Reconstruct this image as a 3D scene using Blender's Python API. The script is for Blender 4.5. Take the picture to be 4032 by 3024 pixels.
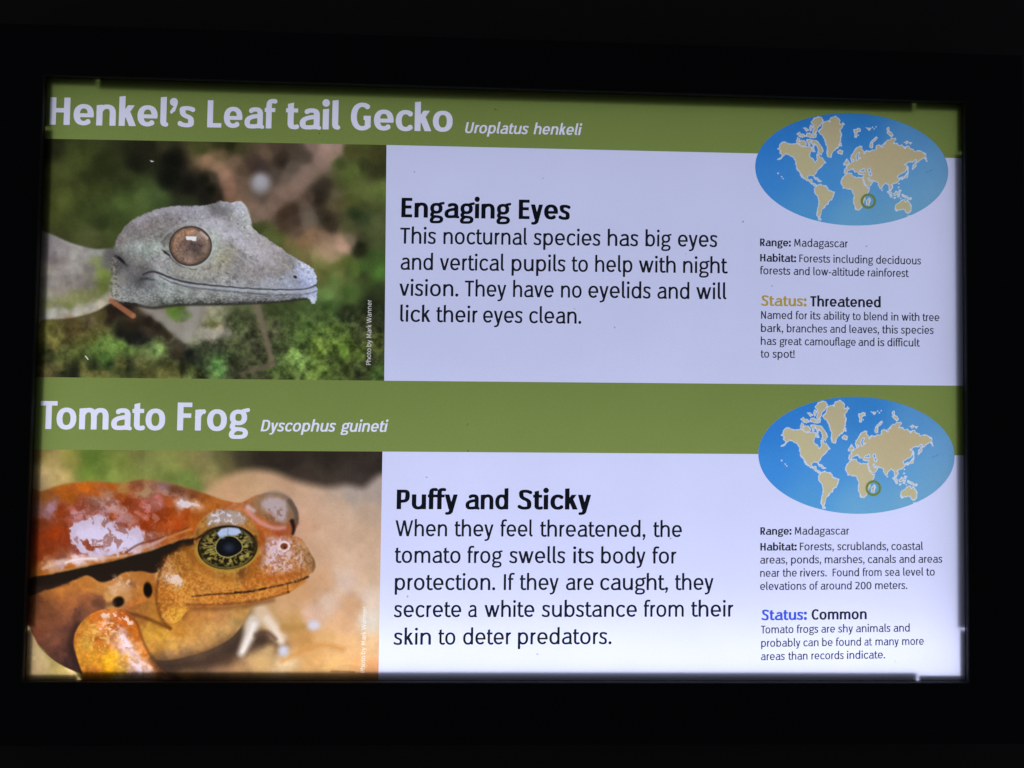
import bpy, math, random
import numpy as np
from mathutils import Matrix, Vector

# ------------------------------------------------------------------ camera, world, light, exposure
scene = bpy.context.scene
for o in list(bpy.data.objects):
    bpy.data.objects.remove(o, do_unlink=True)

SIGN_Z = 1.30                       # height of the sheet's centre above the floor
SHEET_W, SHEET_H = 0.600, 0.38132   # printed sheet inside the frame opening, metres
CAM_ROT = Matrix(((0.9992704972204279, -0.015041765345165431, -0.035102972525695865),
                  (-0.03558306029581048, -0.03293606596004151, -0.9988238390121956),
                  (0.01386791998907889, 0.9993442654332774, -0.03344727105160795)))
CAM_LOC = Vector((-0.015539321227319507, -0.4766134808386563, -0.017305392306808883 + SIGN_Z))
FOCAL_PX = 2900.0                   # in pixels of the 4032 px wide photograph

cam_data = bpy.data.cameras.new("camera")
cam_data.sensor_width = 36.0
cam_data.lens = FOCAL_PX / 4032.0 * 36.0
cam_data.clip_start = 0.01
cam_data.clip_end = 100.0
cam = bpy.data.objects.new("camera", cam_data)
cam.matrix_world = Matrix.Translation(CAM_LOC) @ CAM_ROT.to_4x4()
scene.collection.objects.link(cam)
scene.camera = cam

world = bpy.data.worlds.new("World")
scene.world = world
world.use_nodes = True
bg = world.node_tree.nodes["Background"]
bg.inputs[0].default_value = (0.80, 0.88, 1.0, 1)
bg.inputs[1].default_value = 0.020            # a dark exhibition room

scene.view_settings.view_transform = 'Standard'
scene.view_settings.look = 'None'
scene.view_settings.exposure = 0.0
scene.view_settings.gamma = 1.0
scene.view_settings.use_curve_mapping = False
scene.cycles.max_bounces = 8
scene.cycles.transparent_max_bounces = 16

# the lamps inside the light box: LED panel behind the diffuser; the others are added to grade its brightness
def area_lamp(name, sx, sz, x, z, depth, power, color, tilt=0.0):
    d = bpy.data.lights.new(name, 'AREA')
    d.shape = 'RECTANGLE'
    d.size, d.size_y = sx, sz
    d.energy = power
    d.color = color
    o = bpy.data.objects.new(name, d)
    # the lamp's -Z points to the viewer (-Y); tilt leans the beam up or down
    o.rotation_euler = (math.radians(-90 + tilt), 0, 0)
    o.location = (x, depth, SIGN_Z + z)
    scene.collection.objects.link(o)
    return o

LAMPS = [
    area_lamp("light_panel", 0.60, 0.38, 0.0, 0.0, 0.040, 0.60, (0.97, 0.98, 1.0)),
    area_lamp("light_panel", 0.60, 0.16, 0.0, -0.10, 0.038, 0.075, (0.98, 0.98, 1.0)),  # added fill that lifts the sheet's middle and lower half
    area_lamp("fill_row", 0.60, 0.03, 0.02, -0.180, 0.036, 0.104, (1.0, 0.99, 0.97)),  # added fill, brightens the sheet towards the bottom
    area_lamp("fill_column", 0.03, 0.34, -0.285, 0.0, 0.036, 0.018, (1.0, 0.99, 0.97)),  # added fill for the left edge
    area_lamp("fill_column", 0.03, 0.34, 0.285, -0.02, 0.036, 0.008, (1.0, 0.99, 0.97)),  # added fill against the falloff at the right edge
]

# ------------------------------------------------------------------ photograph pixel -> point on the sheet plane
RT = np.array(CAM_ROT)
CL = np.array([CAM_LOC.x, CAM_LOC.y, CAM_LOC.z - SIGN_Z])
def to_sheet(px, n=0.0):
    """pixels (k,2) of the 4032x3024 photograph -> (s,t) on the plane n metres in front of the sheet"""
    p = np.atleast_2d(np.asarray(px, float))
    d = np.stack([(p[:, 0] - 2016) / FOCAL_PX, -(p[:, 1] - 1512) / FOCAL_PX, -np.ones(len(p))], 1) @ RT.T
    k = (-n - CL[1]) / d[:, 1]
    q = CL + d * k[:, None]
    return q[:, [0, 2]]
def to_pixel(st):
    st = np.atleast_2d(st)
    q = np.stack([st[:, 0], np.zeros(len(st)), st[:, 1]], 1) - CL
    c = q @ RT
    return np.stack([2016 + FOCAL_PX * c[:, 0] / -c[:, 2], 1512 - FOCAL_PX * c[:, 1] / -c[:, 2]], 1)

def lin(c):
    c = np.asarray(c, float) / 255.0
    return np.where(c <= 0.04045, c / 12.92, ((c + 0.055) / 1.055) ** 2.4)

# ------------------------------------------------------------------ materials
def new_mat(name):
    m = bpy.data.materials.new(name)
    m.use_nodes = True
    nt = m.node_tree
    nt.nodes.clear()
    return m, nt, nt.nodes.new('ShaderNodeOutputMaterial')

def film(name, col, grain=0.035):
    """ink film: lets the light of the diffuser through, tinted; fine uneven ink"""
    m, nt, out = new_mat(name)
    tr = nt.nodes.new('ShaderNodeBsdfTransparent')
    tc = nt.nodes.new('ShaderNodeTexCoord')
    no = nt.nodes.new('ShaderNodeTexNoise')
    no.inputs['Scale'].default_value = 900
    no.inputs['Detail'].default_value = 2
    mr = nt.nodes.new('ShaderNodeMapRange')
    mr.inputs['From Min'].default_value = 0.3
    mr.inputs['From Max'].default_value = 0.7
    mr.inputs['To Min'].default_value = 1 - grain
    mr.inputs['To Max'].default_value = 1 + grain
    vm = nt.nodes.new('ShaderNodeVectorMath')
    vm.operation = 'SCALE'
    vm.inputs[0].default_value = tuple(col[:3])
    nt.links.new(tc.outputs['Object'], no.inputs['Vector'])
    nt.links.new(no.outputs[0], mr.inputs['Value'])
    nt.links.new(mr.outputs[0], vm.inputs['Scale'])
    nt.links.new(vm.outputs[0], tr.inputs['Color'])
    nt.links.new(tr.outputs[0], out.inputs[0])
    return m

def print_film(name):
    """ink film whose tint is the printed picture, held in the colour attribute of the mesh"""
    m, nt, out = new_mat(name)
    tr = nt.nodes.new('ShaderNodeBsdfTransparent')
    at = nt.nodes.new('ShaderNodeAttribute')
    at.attribute_name = 'ink'
    nt.links.new(at.outputs['Color'], tr.inputs['Color'])
    nt.links.new(tr.outputs[0], out.inputs[0])
    return m

def plastic(name, col, rough, bump=0.0, scale=400, spec=0.5):
    m, nt, out = new_mat(name)
    b = nt.nodes.new('ShaderNodeBsdfPrincipled')
    b.inputs['Base Color'].default_value = (*col, 1)
    b.inputs['Roughness'].default_value = rough
    b.inputs['Specular IOR Level'].default_value = spec
    tc = nt.nodes.new('ShaderNodeTexCoord')
    no = nt.nodes.new('ShaderNodeTexNoise')
    no.inputs['Scale'].default_value = scale
    no.inputs['Detail'].default_value = 4
    nt.links.new(tc.outputs['Object'], no.inputs['Vector'])
    mr = nt.nodes.new('ShaderNodeMapRange')
    mr.inputs['To Min'].default_value = rough * 0.8
    mr.inputs['To Max'].default_value = min(1, rough * 1.25)
    nt.links.new(no.outputs[0], mr.inputs['Value'])
    nt.links.new(mr.outputs[0], b.inputs['Roughness'])
    if bump:
        bp = nt.nodes.new('ShaderNodeBump')
        bp.inputs['Strength'].default_value = bump
        bp.inputs['Distance'].default_value = 0.002
        nt.links.new(no.outputs[0], bp.inputs['Height'])
        nt.links.new(bp.outputs[0], b.inputs['Normal'])
    nt.links.new(b.outputs[0], out.inputs[0])
    return m

def diffuser_mat():
    m, nt, out = new_mat("diffuser")
    tl = nt.nodes.new('ShaderNodeBsdfTranslucent')
    tc = nt.nodes.new('ShaderNodeTexCoord')
    no = nt.nodes.new('ShaderNodeTexNoise')
    no.inputs['Scale'].default_value = 16
    no.inputs['Detail'].default_value = 3
    mr = nt.nodes.new('ShaderNodeMapRange')
    mr.inputs['From Min'].default_value = 0.3
    mr.inputs['From Max'].default_value = 0.7
    mr.inputs['To Min'].default_value = 0.86
    mr.inputs['To Max'].default_value = 0.90
    nt.links.new(tc.outputs['Object'], no.inputs['Vector'])
    nt.links.new(no.outputs[0], mr.inputs['Value'])
    nt.links.new(mr.outputs[0], tl.inputs['Color'])
    nt.links.new(tl.outputs[0], out.inputs[0])
    return m

M_BLACK = plastic("black_frame_plastic", (0.022, 0.024, 0.030), 0.42, 0.02, 500)
M_LIP = plastic("highlit_black_edge", (0.055, 0.055, 0.060), 0.34, 0.0, 500)  # lighter than the frame: the rim's highlight is put into this colour
M_STRIP = plastic("black_tape", (0.004, 0.004, 0.004), 0.9)
M_WALL = plastic("dark_wall_paint", (0.14, 0.137, 0.13), 0.9, 0.6, 90, 0.2)
M_CASE = plastic("white_case_reflector", (0.75, 0.75, 0.75), 0.8)
M_DIFF = diffuser_mat()

# ------------------------------------------------------------------ mesh helpers
def link(o, parent=None):
    scene.collection.objects.link(o)
    if parent is not None:
        o.parent = parent
    return o

def mesh_obj(name, verts, faces, mat, parent=None):
    me = bpy.data.meshes.new(name)
    me.from_pydata([tuple(v) for v in verts], [], faces)
    me.update()
    me.materials.append(mat)
    return link(bpy.data.objects.new(name, me), parent)

def fill_loops(name, loops, n, mat, parent):
    """flat filled shape on the sheet from closed outlines (s,t); inner outlines become holes"""
    cu = bpy.data.curves.new(name, 'CURVE')
    cu.dimensions = '2D'
    cu.fill_mode = 'BOTH'
    K = 50.0                                    # filled at a larger scale, then brought to size
    for lp in loops:
        sp = cu.splines.new('POLY')
        sp.points.add(len(lp) - 1)
        flat = np.zeros((len(lp), 4))
        flat[:, :2] = np.asarray(lp) * K
        flat[:, 3] = 1
        sp.points.foreach_set('co', flat.ravel())
        sp.use_cyclic_u = True
    tmp = bpy.data.objects.new("tmp", cu)
    scene.collection.objects.link(tmp)
    dg = bpy.context.evaluated_depsgraph_get()
    me = bpy.data.meshes.new_from_object(tmp.evaluated_get(dg))
    bpy.data.objects.remove(tmp, do_unlink=True)
    bpy.data.curves.remove(cu)
    co = np.zeros(len(me.vertices) * 3)
    me.vertices.foreach_get('co', co)
    co = co.reshape(-1, 3) / K
    out = np.stack([co[:, 0], np.full(len(co), -n), co[:, 1]], 1)
    me.vertices.foreach_set('co', out.ravel())
    me.update()
    me.name = name
    me.materials.clear()
    me.materials.append(mat)
    return link(bpy.data.objects.new(name, me), parent)

# ------------------------------------------------------------------ lettering: a humanist sans drawn with a broad pen
XH, CAP, ASC, DESC = 500.0, 660.0, 715.0, -195.0

def bez(p0, p1, p2, p3, k=14):
    t = np.linspace(0, 1, k)[:, None]
    p0, p1, p2, p3 = map(np.array, (p0, p1, p2, p3))
    return (1 - t) ** 3 * p0 + 3 * t * (1 - t) ** 2 * p1 + 3 * t * t * (1 - t) * p2 + t ** 3 * p3

def path(*seg):
    """path((x,y), (x,y) line..., (x1,y1,x2,y2,x,y) curve...)"""
    pts = [np.array([seg[0]], float)]
    for s in seg[1:]:
        p = pts[-1][-1]
        if len(s) == 2:
            pts.append(np.array([s], float))
        else:
            pts.append(bez(p, s[0:2], s[2:4], s[4:6])[1:])
    return np.concatenate(pts)

def arc(cx, cy, rx, ry, a0, a1, e=2.25, k=40):
    a = np.radians(np.linspace(a0, a1, k))
    c, s = np.cos(a), np.sin(a)
    return np.stack([cx + rx * np.sign(c) * np.abs(c) ** (2 / e), cy + ry * np.sign(s) * np.abs(s) ** (2 / e)], 1)

def pen(v):
    """thickness of level strokes against stems: the bolder, the more contrast"""
    return 0.85 - 0.13 * (v - 88) / 54.0

def glyph(ch, v):
    """strokes [(points, scale of pen, clip)], solid polygons, advance width; v = stem weight"""
    S, Pg = [], []
    b = (v - 88) / 54.0                     # 0 regular, 1 bold
    h = v * pen(v)
    def st(p, k=1.0, clip=None):
        S.append((np.asarray(p, float), k, clip))
    def stem(x, y0, y1, slant=0.0):
        # slant: the top is cut rising to the right, as with a pen
        Pg.append(np.array([(x - v / 2, y0), (x + v / 2, y0), (x + v / 2, y1 + slant * 0.5), (x - v / 2, y1 - slant * 0.5)]))
    def bar(x0, x1, y, k=1.0):
        t = h * k / 2
        Pg.append(np.array([(x0, y - t), (x1, y - t), (x1, y + t), (x0, y + t)]))
    def dot(x, y, r):
        a = np.linspace(0, 2 * np.pi, 28)[:-1]
        Pg.append(np.stack([x + r * np.cos(a), y + r * np.sin(a)], 1))
    def diag(x0, y0, x1, y1, k, lo, hi):
        d = np.array([x1 - x0, y1 - y0], float)
        d /= np.linalg.norm(d)
        st([np.array([x0, y0]) - d * 80, np.array([x1, y1]) + d * 80], k, (lo, hi))
    L = 62 - 14 * b
    SL = 16
    xl = L + v / 2
    ct = 226 - 44 * b
    os_ = 9
    top = XH - h / 2 + os_
    bot = h / 2 - os_
    def arch(x0, d):
        st(path((x0 - v * .1, XH - 210), (x0 + .06 * d, XH - 95, x0 + .28 * d, top, x0 + .57 * d, top),
                (x0 + .86 * d, top, x0 + d, XH - 105, x0 + d, XH - 205), (x0 + d, 0)))
    if ch == 'n' or ch == 'h':
        d = v + ct
        stem(xl, 0, ASC if ch == 'h' else XH - 4, SL)
        arch(xl, d)
        return S, Pg, xl + d + v / 2 + L - 6
    if ch == 'm':
        d = v + ct - 26
        stem(xl, 0, XH - 4, SL)
        arch(xl, d)
        arch(xl + d, d)
        return S, Pg, xl + 2 * d + v / 2 + L - 6
    if ch == 'u':
        d = v + ct
        xr = xl + d
        stem(xr, 0, XH)
        st(path((xl, XH), (xl, 205), (xl, 105, xl + .14 * d, bot, xl + .43 * d, bot),
                (xl + .72 * d, bot, xr - .06 * d, 95, xr + v * .1, 210)))
        return S, Pg, xr + v / 2 + L - 2
    if ch == 'r':
        stem(xl, 0, XH - 4, SL)
        st(path((xl - v * .1, XH - 220), (xl + 15, XH - 95, xl + 70, top - 6, xl + 150 + 18 * b, top - 4)), 1.02)
        return S, Pg, xl + 150 + 18 * b + 38
    if ch == 'i' or ch == 'l':
        if ch == 'i':
            stem(xl, 0, XH - 4, SL)
            dot(xl, 645, v * .62)
            return S, Pg, xl + v / 2 + L - 2
        st(path((xl, ASC - 60), (xl, 150), (xl, 60, xl + 30, h / 2 - 2, xl + 78 + 14 * b, h / 2 + 2)))
        stem(xl, 300, ASC, SL)
        return S, Pg, xl + 78 + 14 * b + 45
    ro = (ct + v) / 2 + 14                     # centre-line half width of round letters
    ry = (XH - h) / 2 + os_
    if ch == 'o':
        cx = 48 - 10 * b + v / 2 + ro
        st(arc(cx, XH / 2, ro, ry, 0, 360))
        return S, Pg, 2 * cx
    if ch in 'bdp':
        r = ro - 8
        if ch == 'd':
            cx = 46 - 10 * b + v / 2 + r
            st(arc(cx, XH / 2, r, ry, 0, 360))
            stem(cx + r + 2, 0, ASC, SL)
            return S, Pg, cx + r + v / 2 + L
        cx = xl + r
        st(arc(cx, XH / 2, r, ry, 0, 360))
        stem(xl - 2, DESC if ch == 'p' else 0, XH - 4 if ch == 'p' else ASC, SL)
        return S, Pg, cx + r + v / 2 + 46 - 10 * b
    if ch == 'c':
        r = ro - 2
        cx = 48 - 10 * b + v / 2 + r
        st(arc(cx, XH / 2, r, ry, 42, 318))
        return S, Pg, cx + r + 16
    if ch == 'e':
        r = ro - 4
        cx = 48 - 10 * b + v / 2 + r
        st(np.concatenate([[(cx + r, 236)], arc(cx, XH / 2 + 4, r, ry - 3, 2, 316)]))
        bar(cx - r, cx + r + v / 2 - 3, 240, .88)
        return S, Pg, cx + r + v / 2 + 40 - 10 * b
    if ch == 'a':
        x0 = 44 - 8 * b
        xr = x0 + v + 205 - 8 * b + v / 2
        st(path((xr, 0), (xr, 320), (xr, 430, xr - 40, top, xr - 130, top), (xr - 185, top, xr - 225, top - 18, xr - 250 - 6 * b, top - 40)))
        st(path((xr, 300), (xr - 90, 296, x0 + v / 2, 285, x0 + v / 2, 150), (x0 + v / 2, 70, x0 + v / 2 + 45, bot, x0 + v / 2 + 98, bot),
                (xr - 80, bot, xr - 25, 50, xr + 4, 130)), .96)
        st(path((xr, 120), (xr, 60, xr + 10, 30, xr + v * .62, h * .30)), .8)
        return S, Pg, xr + v / 2 + L - 10
    if ch == 's':
        x0, x1 = 40 - 4 * b, 40 - 4 * b + v + 215
        m = (x0 + x1) / 2
        st(path((x1 - 22, top - 46), (x1 - 60, top - 12, m + 30, top, m + 6, top),
                (x0 + 30, top, x0 + v / 2, 420, x0 + v / 2 + 2, 370), (x0 + v / 2 + 2, 300, m - 40, 275, m, 258),
                (m + 60, 236, x1 - v / 2, 215, x1 - v / 2, 138), (x1 - v / 2, 60, x1 - 75, bot, m - 12, bot),
                (m - 60, bot, x0 + 40, bot + 14, x0 + 8, bot + 52)), .96)
        return S, Pg, x1 + 38 - 6 * b
    if ch == 'g':
        r = ro - 22
        cx = 46 - 8 * b + v / 2 + r
        ryu = 148 - h * .12
        cyu = XH - ryu - h / 2 + os_
        st(arc(cx, cyu, r - 4, ryu, 0, 360), .94)
        st(path((cx + r * .55, cyu + ryu * .86), (cx + r * .8, XH - 8, cx + r + 40, XH - 18, cx + r + v * .5 + 34, XH + 4)), .84)
        st(path((cx - r * .55, cyu - ryu * .8), (cx - r - 25, 120, cx - r - 30, 55, cx - r * .35, 46), (cx + r * .3, 40, cx + r + v * .22, 45, cx + r + v * .20, -50),
                (cx + r + v * .15, -150, cx + r * .3, DESC + h / 2, cx - 20, DESC + h / 2), (cx - r * .75, DESC + h / 2, cx - r - 14, -150, cx - r - 14, -85),
                (cx - r - 14, -30, cx - r * .7, 20, cx - r * .3, 44)), .88)
        return S, Pg, cx + r + v / 2 + 26
    if ch == 'f':
        x = 58 + v / 2
        st(path((x, 0), (x, 540), (x, 650, x + 45, ASC - h / 2 + 4, x + 118, ASC - h / 2 + 4), (x + 140, ASC - h / 2 + 4, x + 158, ASC - h / 2, x + 172, ASC - h / 2 - 6)))
        bar(18, x + v / 2 + 95, XH - h / 2, .92)
        return S, Pg, x + v / 2 + 98
    if ch == 't':
        x = 62 + v / 2
        st(path((x, 600), (x, 145), (x, 60, x + 40, bot, x + 100, bot), (x + 125, bot, x + 145, bot + 4, x + 165, bot + 14)))
        Pg.append(np.array([(x - v / 2, 480), (x + v / 2, 480), (x + v / 2, 640), (x - v / 2, 606)]))
        bar(18, x + v / 2 + 105, XH - h / 2, .92)
        return S, Pg, x + v / 2 + 118
    if ch == 'k':
        stem(xl, 0, ASC, SL)
        xr = xl + v / 2 + 235 + 20 * b
        diag(xl + v * .30, 238, xr - v * .72, XH, .98, 200, XH)
        diag(xl + v * .95, 290, xr - v * .45, 0, 1.08, 0, 330)
        return S, Pg, xr + 22
    if ch in 'vwy':
        w = (420 + 30 * b) if ch != 'w' else (660 + 60 * b)
        k = 1.02
        if ch == 'w':
            a = v * .5 + 12
            q = w / 4 - v * .02
            diag(a, XH, a + q - v * .15, 0, k, 0, XH)
            diag(w / 2 - v * .05, XH, a + q - v * .10, 0, .92, 0, XH)
            diag(w / 2 + v * .05, XH, w - a - q + v * .10, 0, k, 0, XH)
            diag(w - a, XH, w - a - q + v * .15, 0, .92, 0, XH)
            return S, Pg, w
        a = v * .5 + 10
        diag(a, XH, w / 2 - v * .06, 0, k, 0, XH)
        if ch == 'v':
            diag(w - a, XH, w / 2 + v * .06, 0, .95, 0, XH)
        else:
            x2, y2 = w / 2 - 58, DESC
            dx = (w - a) - (w / 2 + v * .06)
            diag(w - a, XH, w / 2 + v * .06 - dx * 90 / XH, -90, .95, -110, XH)
            st(path((w / 2 + v * .06 - dx * 60 / XH, -60), (w / 2 - dx * 150 / XH, -150, w / 2 - 90, DESC + h * .6, w / 2 - 175, DESC + h * .52)), .9)
        return S, Pg, w
    # capitals
    xc = 78 - 16 * b + v / 2
    if ch in 'HNM':
        wd = {'H': 330, 'N': 340, 'M': 430}[ch] + 12 * b
        xr = xc + wd
        if ch == 'H':
            stem(xc, 0, CAP)
            stem(xr, 0, CAP)
            bar(xc, xr, CAP * .53)
            return S, Pg, xr + xc
        if ch == 'N':
            stem(xc, 0, CAP)
            stem(xr, 0, CAP)
            diag(xc - v * .1, CAP, xr + v * .1, 0, 1.05, 0, CAP)
            return S, Pg, xr + xc
        diag(xc - 14, 0, xc + 22, CAP, .95, 0, CAP)
        diag(xr + 14, 0, xr - 22, CAP, .95, 0, CAP)
        m = (xc + xr) / 2
        diag(xc + 28, CAP, m, 120, .9, 110, CAP)
        diag(xr - 28, CAP, m, 120, .9, 110, CAP)
        return S, Pg, xr + xc
    if ch in 'EFL':
        stem(xc, 0, CAP)
        w = {'E': 285, 'F': 275, 'L': 275}[ch] + 18 * b
        xr = xc + w
        if ch != 'L':
            bar(xc, xr, CAP - h / 2)
            bar(xc, xr - 22, CAP * .53)
        if ch != 'F':
            bar(xc, xr + 6, h / 2)
        return S, Pg, xr + 45
    if ch == 'T':
        w = 440 + 24 * b
        stem(w / 2, 0, CAP)
        bar(18, w - 18, CAP - h / 2)
        return S, Pg, w
    if ch == 'I':
        stem(xc, 0, CAP)
        return S, Pg, 2 * xc
    if ch in 'PR':
        stem(xc, 0, CAP)
        w = 265 + 16 * b
        xr = xc + w
        yb = 282 if ch == 'P' else 300
        st(path((xc, CAP - h / 2), (xc + w * .45, CAP - h / 2), (xr - 20, CAP - h / 2, xr, CAP - 70, xr, (CAP + yb) / 2 - h * .1),
                (xr, yb + 45, xr - 40, yb - h * .1, xc + w * .42, yb - h * .1), (xc, yb - h * .1)))
        if ch == 'R':
            diag(xc + w * .48, 300, xr + 12, 0, 1.04, 0, 320)
            return S, Pg, xr + v * .55 + 30
        return S, Pg, xr + v / 2 + 36
    if ch == 'D':
        stem(xc, 0, CAP)
        xr = xc + 360
        st(path((xc, CAP - h / 2), (xc + 130, CAP - h / 2), (xr - 50, CAP - h / 2, xr, CAP - 140, xr, CAP / 2), (xr, 140, xr - 50, h / 2, xc + 130, h / 2), (xc, h / 2)))
        return S, Pg, xr + v / 2 + 50
    if ch == 'U':
        xr = xc + 345
        st(path((xc, CAP), (xc, 240), (xc, 80, xc + 60, h / 2 - 8, (xc + xr) / 2, h / 2 - 8), (xr - 60, h / 2 - 8, xr, 80, xr, 240), (xr, CAP)))
        return S, Pg, xr + xc
    if ch in 'CG':
        r, ryc = 228 - 14 * b, (CAP - h) / 2 + 9
        cx = 52 - 8 * b + v / 2 + r
        st(arc(cx, CAP / 2, r, ryc, 48, 312 if ch == 'C' else 318, 2.2))
        if ch == 'G':
            Pg.append(np.array([(cx + r - v * .98, 70), (cx + r - v * .98 + v, 70), (cx + r - v * .98 + v, 350), (cx + r - v * .98, 350)]))
            bar(cx + 30, cx + r + v * .02, 350 - h / 2)
            return S, Pg, cx + r + 55
        return S, Pg, cx + r + 10
    if ch == 'S':
        x0, x1 = 46, 46 + v + 265
        m = (x0 + x1) / 2
        tp, bt = CAP - h / 2 + 9, h / 2 - 9
        st(path((x1 - 22, tp - 56), (x1 - 70, tp - 14, m + 40, tp, m + 10, tp),
                (x0 + 45, tp, x0 + v / 2, 565, x0 + v / 2 + 2, 490), (x0 + v / 2 + 2, 400, m - 50, 372, m, 348),
                (m + 70, 315, x1 - v / 2, 290, x1 - v / 2, 180), (x1 - v / 2, 80, x1 - 90, bt, m - 20, bt),
                (m - 80, bt, x0 + 45, bt + 18, x0 + 6, bt + 66)), .98)
        return S, Pg, x1 + 40
    if ch == 'W':
        w = 800 + 60 * b
        a = v * .5 + 12
        q = w / 4
        diag(a, CAP, a + q - v * .2, 0, 1.0, 0, CAP)
        diag(w / 2 - v * .05, CAP, a + q - v * .12, 0, .92, 0, CAP)
        diag(w / 2 + v * .05, CAP, w - a - q + v * .12, 0, 1.0, 0, CAP)
        diag(w - a, CAP, w - a - q + v * .2, 0, .92, 0, CAP)
        return S, Pg, w
    if ch == '0':
        st(arc(245, CAP / 2 - 10, 160, (CAP - 20 - h) / 2 + 9, 0, 360))
        return S, Pg, 490
    if ch == '2':
        st(path((90, 560), (130, 620, 180, CAP - 20 - h / 2, 235, CAP - 20 - h / 2), (320, CAP - 20 - h / 2, 372, 580, 372, 490),
                (372, 380, 280, 260, 105, h * .6)))
        bar(72, 430, h / 2)
        return S, Pg, 480
    if ch == '.':
        dot(70 + v * .3, v * .62 - 8, v * .66)
        return S, Pg, 150 + v * .6
    if ch == ':':
        dot(78 + v * .3, v * .62 - 8, v * .66)
        dot(78 + v * .3, 420, v * .66)
        return S, Pg, 165 + v * .6
    if ch in ",\u2019":
        y0 = 0 if ch == ',' else CAP - v * 1.0
        x = 75 + v * .3
        dot(x, y0 + v * .60, v * .66)
        Pg.append(np.array([(x + v * .66, y0 + v * .6), (x + v * .60, y0 + v * .2), (x + v * .25, y0 - v * .85), (x - v * .40, y0 - v * 1.35), (x - v * .62, y0 - v * 1.0), (x - v * .05, y0 - v * .1), (x, y0 + v * .3)]))
        return S, Pg, 150 + v * .6
    if ch == '!':
        dot(80 + v * .3, v * .62 - 8, v * .66)
        x = 80 + v * .3
        Pg.append(np.array([(x - v * .4, 200), (x + v * .4, 200), (x + v * .55, CAP), (x - v * .55, CAP)]))
        return S, Pg, 165 + v * .6
    if ch == '-':
        bar(40, 270, 250)
        return S, Pg, 310
    return S, Pg, 190

GRES = 3.5                                       # design units per raster cell
def raster(strokes, polys, x0, y0, nx, ny, weight):
    m = np.zeros((ny, nx), bool)
    def fillpoly(P, clip=None):
        lo = np.floor((P.min(0) - (x0, y0)) / GRES).astype(int) - 1
        hi = np.ceil((P.max(0) - (x0, y0)) / GRES).astype(int) + 2
        lo = np.maximum(lo, 0)
        hi = np.minimum(hi, (nx, ny))
        if (hi <= lo).any():
            return
        gx = x0 + (np.arange(lo[0], hi[0]) + .5) * GRES
        gy = y0 + (np.arange(lo[1], hi[1]) + .5) * GRES
        X, Y = np.meshgrid(gx, gy)
        ins = np.zeros(X.shape, bool)
        n = len(P)
        for i in range(n):
            ax, ay = P[i]
            bx, by = P[(i + 1) % n]
            if ay == by:
                continue
            c = (ay > Y) != (by > Y)
            ins ^= c & (X < (bx - ax) * (Y - ay) / (by - ay) + ax)
        if clip is not None:
            ins &= (Y >= clip[0]) & (Y <= clip[1])
        m[lo[1]:hi[1], lo[0]:hi[0]] |= ins
    for P in polys:
        fillpoly(P)
    for pts, k, clip in strokes:
        d = np.gradient(pts, axis=0)
        d /= np.maximum(np.linalg.norm(d, axis=1, keepdims=True), 1e-9)
        wv = weight * k
        wd = np.sqrt((wv * d[:, 1]) ** 2 + (wv * pen(weight) * d[:, 0]) ** 2) / 2
        nrm = np.stack([-d[:, 1], d[:, 0]], 1) * wd[:, None]
        a, c = pts + nrm, pts - nrm
        for i in range(len(pts) - 1):
            fillpoly(np.array([a[i], a[i + 1], c[i + 1], c[i]]), clip)
        for i in range(1, len(pts) - 1):          # joints
            an = np.linspace(0, 2 * np.pi, 9)[:-1]
            fillpoly(pts[i] + np.stack([np.cos(an), np.sin(an)], 1) * wd[i] * .96, clip)
    return m

def contours(F, x0, y0):
    """iso-outlines at 0.5 of the field F (zero on its border)"""
    ny, nx = F.shape
    B = F > .5
    seg = {}
    cells = np.argwhere((B[:-1, :-1] != B[1:, :-1]) | (B[:-1, :-1] != B[:-1, 1:]) | (B[1:, 1:] != B[1:, :-1]) | (B[1:, 1:] != B[:-1, 1:]))
    pos = {}
    def cross(e):
        if e not in pos:
            j, i, h = e
            a = F[j, i]
            b2 = F[j, i + 1] if h else F[j + 1, i]
            t = (.5 - a) / (b2 - a)
            pos[e] = (x0 + (i + .5 + (t if h else 0)) * GRES, y0 + (j + .5 + (0 if h else t)) * GRES)
        return e
    for j, i in cells:
        j, i = int(j), int(i)
        c = (B[j, i], B[j, i + 1], B[j + 1, i + 1], B[j + 1, i])
        E = ((j, i, 1), (j, i + 1, 0), (j + 1, i, 1), (j, i, 0))   # bottom right top left
        code = c[0] + 2 * c[1] + 4 * c[2] + 8 * c[3]
        T = {1: [(3, 0)], 2: [(0, 1)], 3: [(3, 1)], 4: [(1, 2)], 5: [(3, 2), (1, 0)], 6: [(0, 2)], 7: [(3, 2)], 8: [(2, 3)], 9: [(2, 0)],
             10: [(0, 3), (2, 1)], 11: [(2, 1)], 12: [(1, 3)], 13: [(1, 0)], 14: [(0, 3)]}[code]
        for a, b2 in T:
            seg[cross(E[a])] = cross(E[b2])
    loops = []
    while seg:
        s, e = next(iter(seg.items()))
        lp = [s]
        del seg[s]
        while e in seg:
            lp.append(e)
            e = seg.pop(e)
        P = np.array([pos[q] for q in lp])
        if len(P) < 6:
            continue
        keep = simplify(P, .55)
        if len(keep) >= 4:
            loops.append(keep)
    return loops

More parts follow.
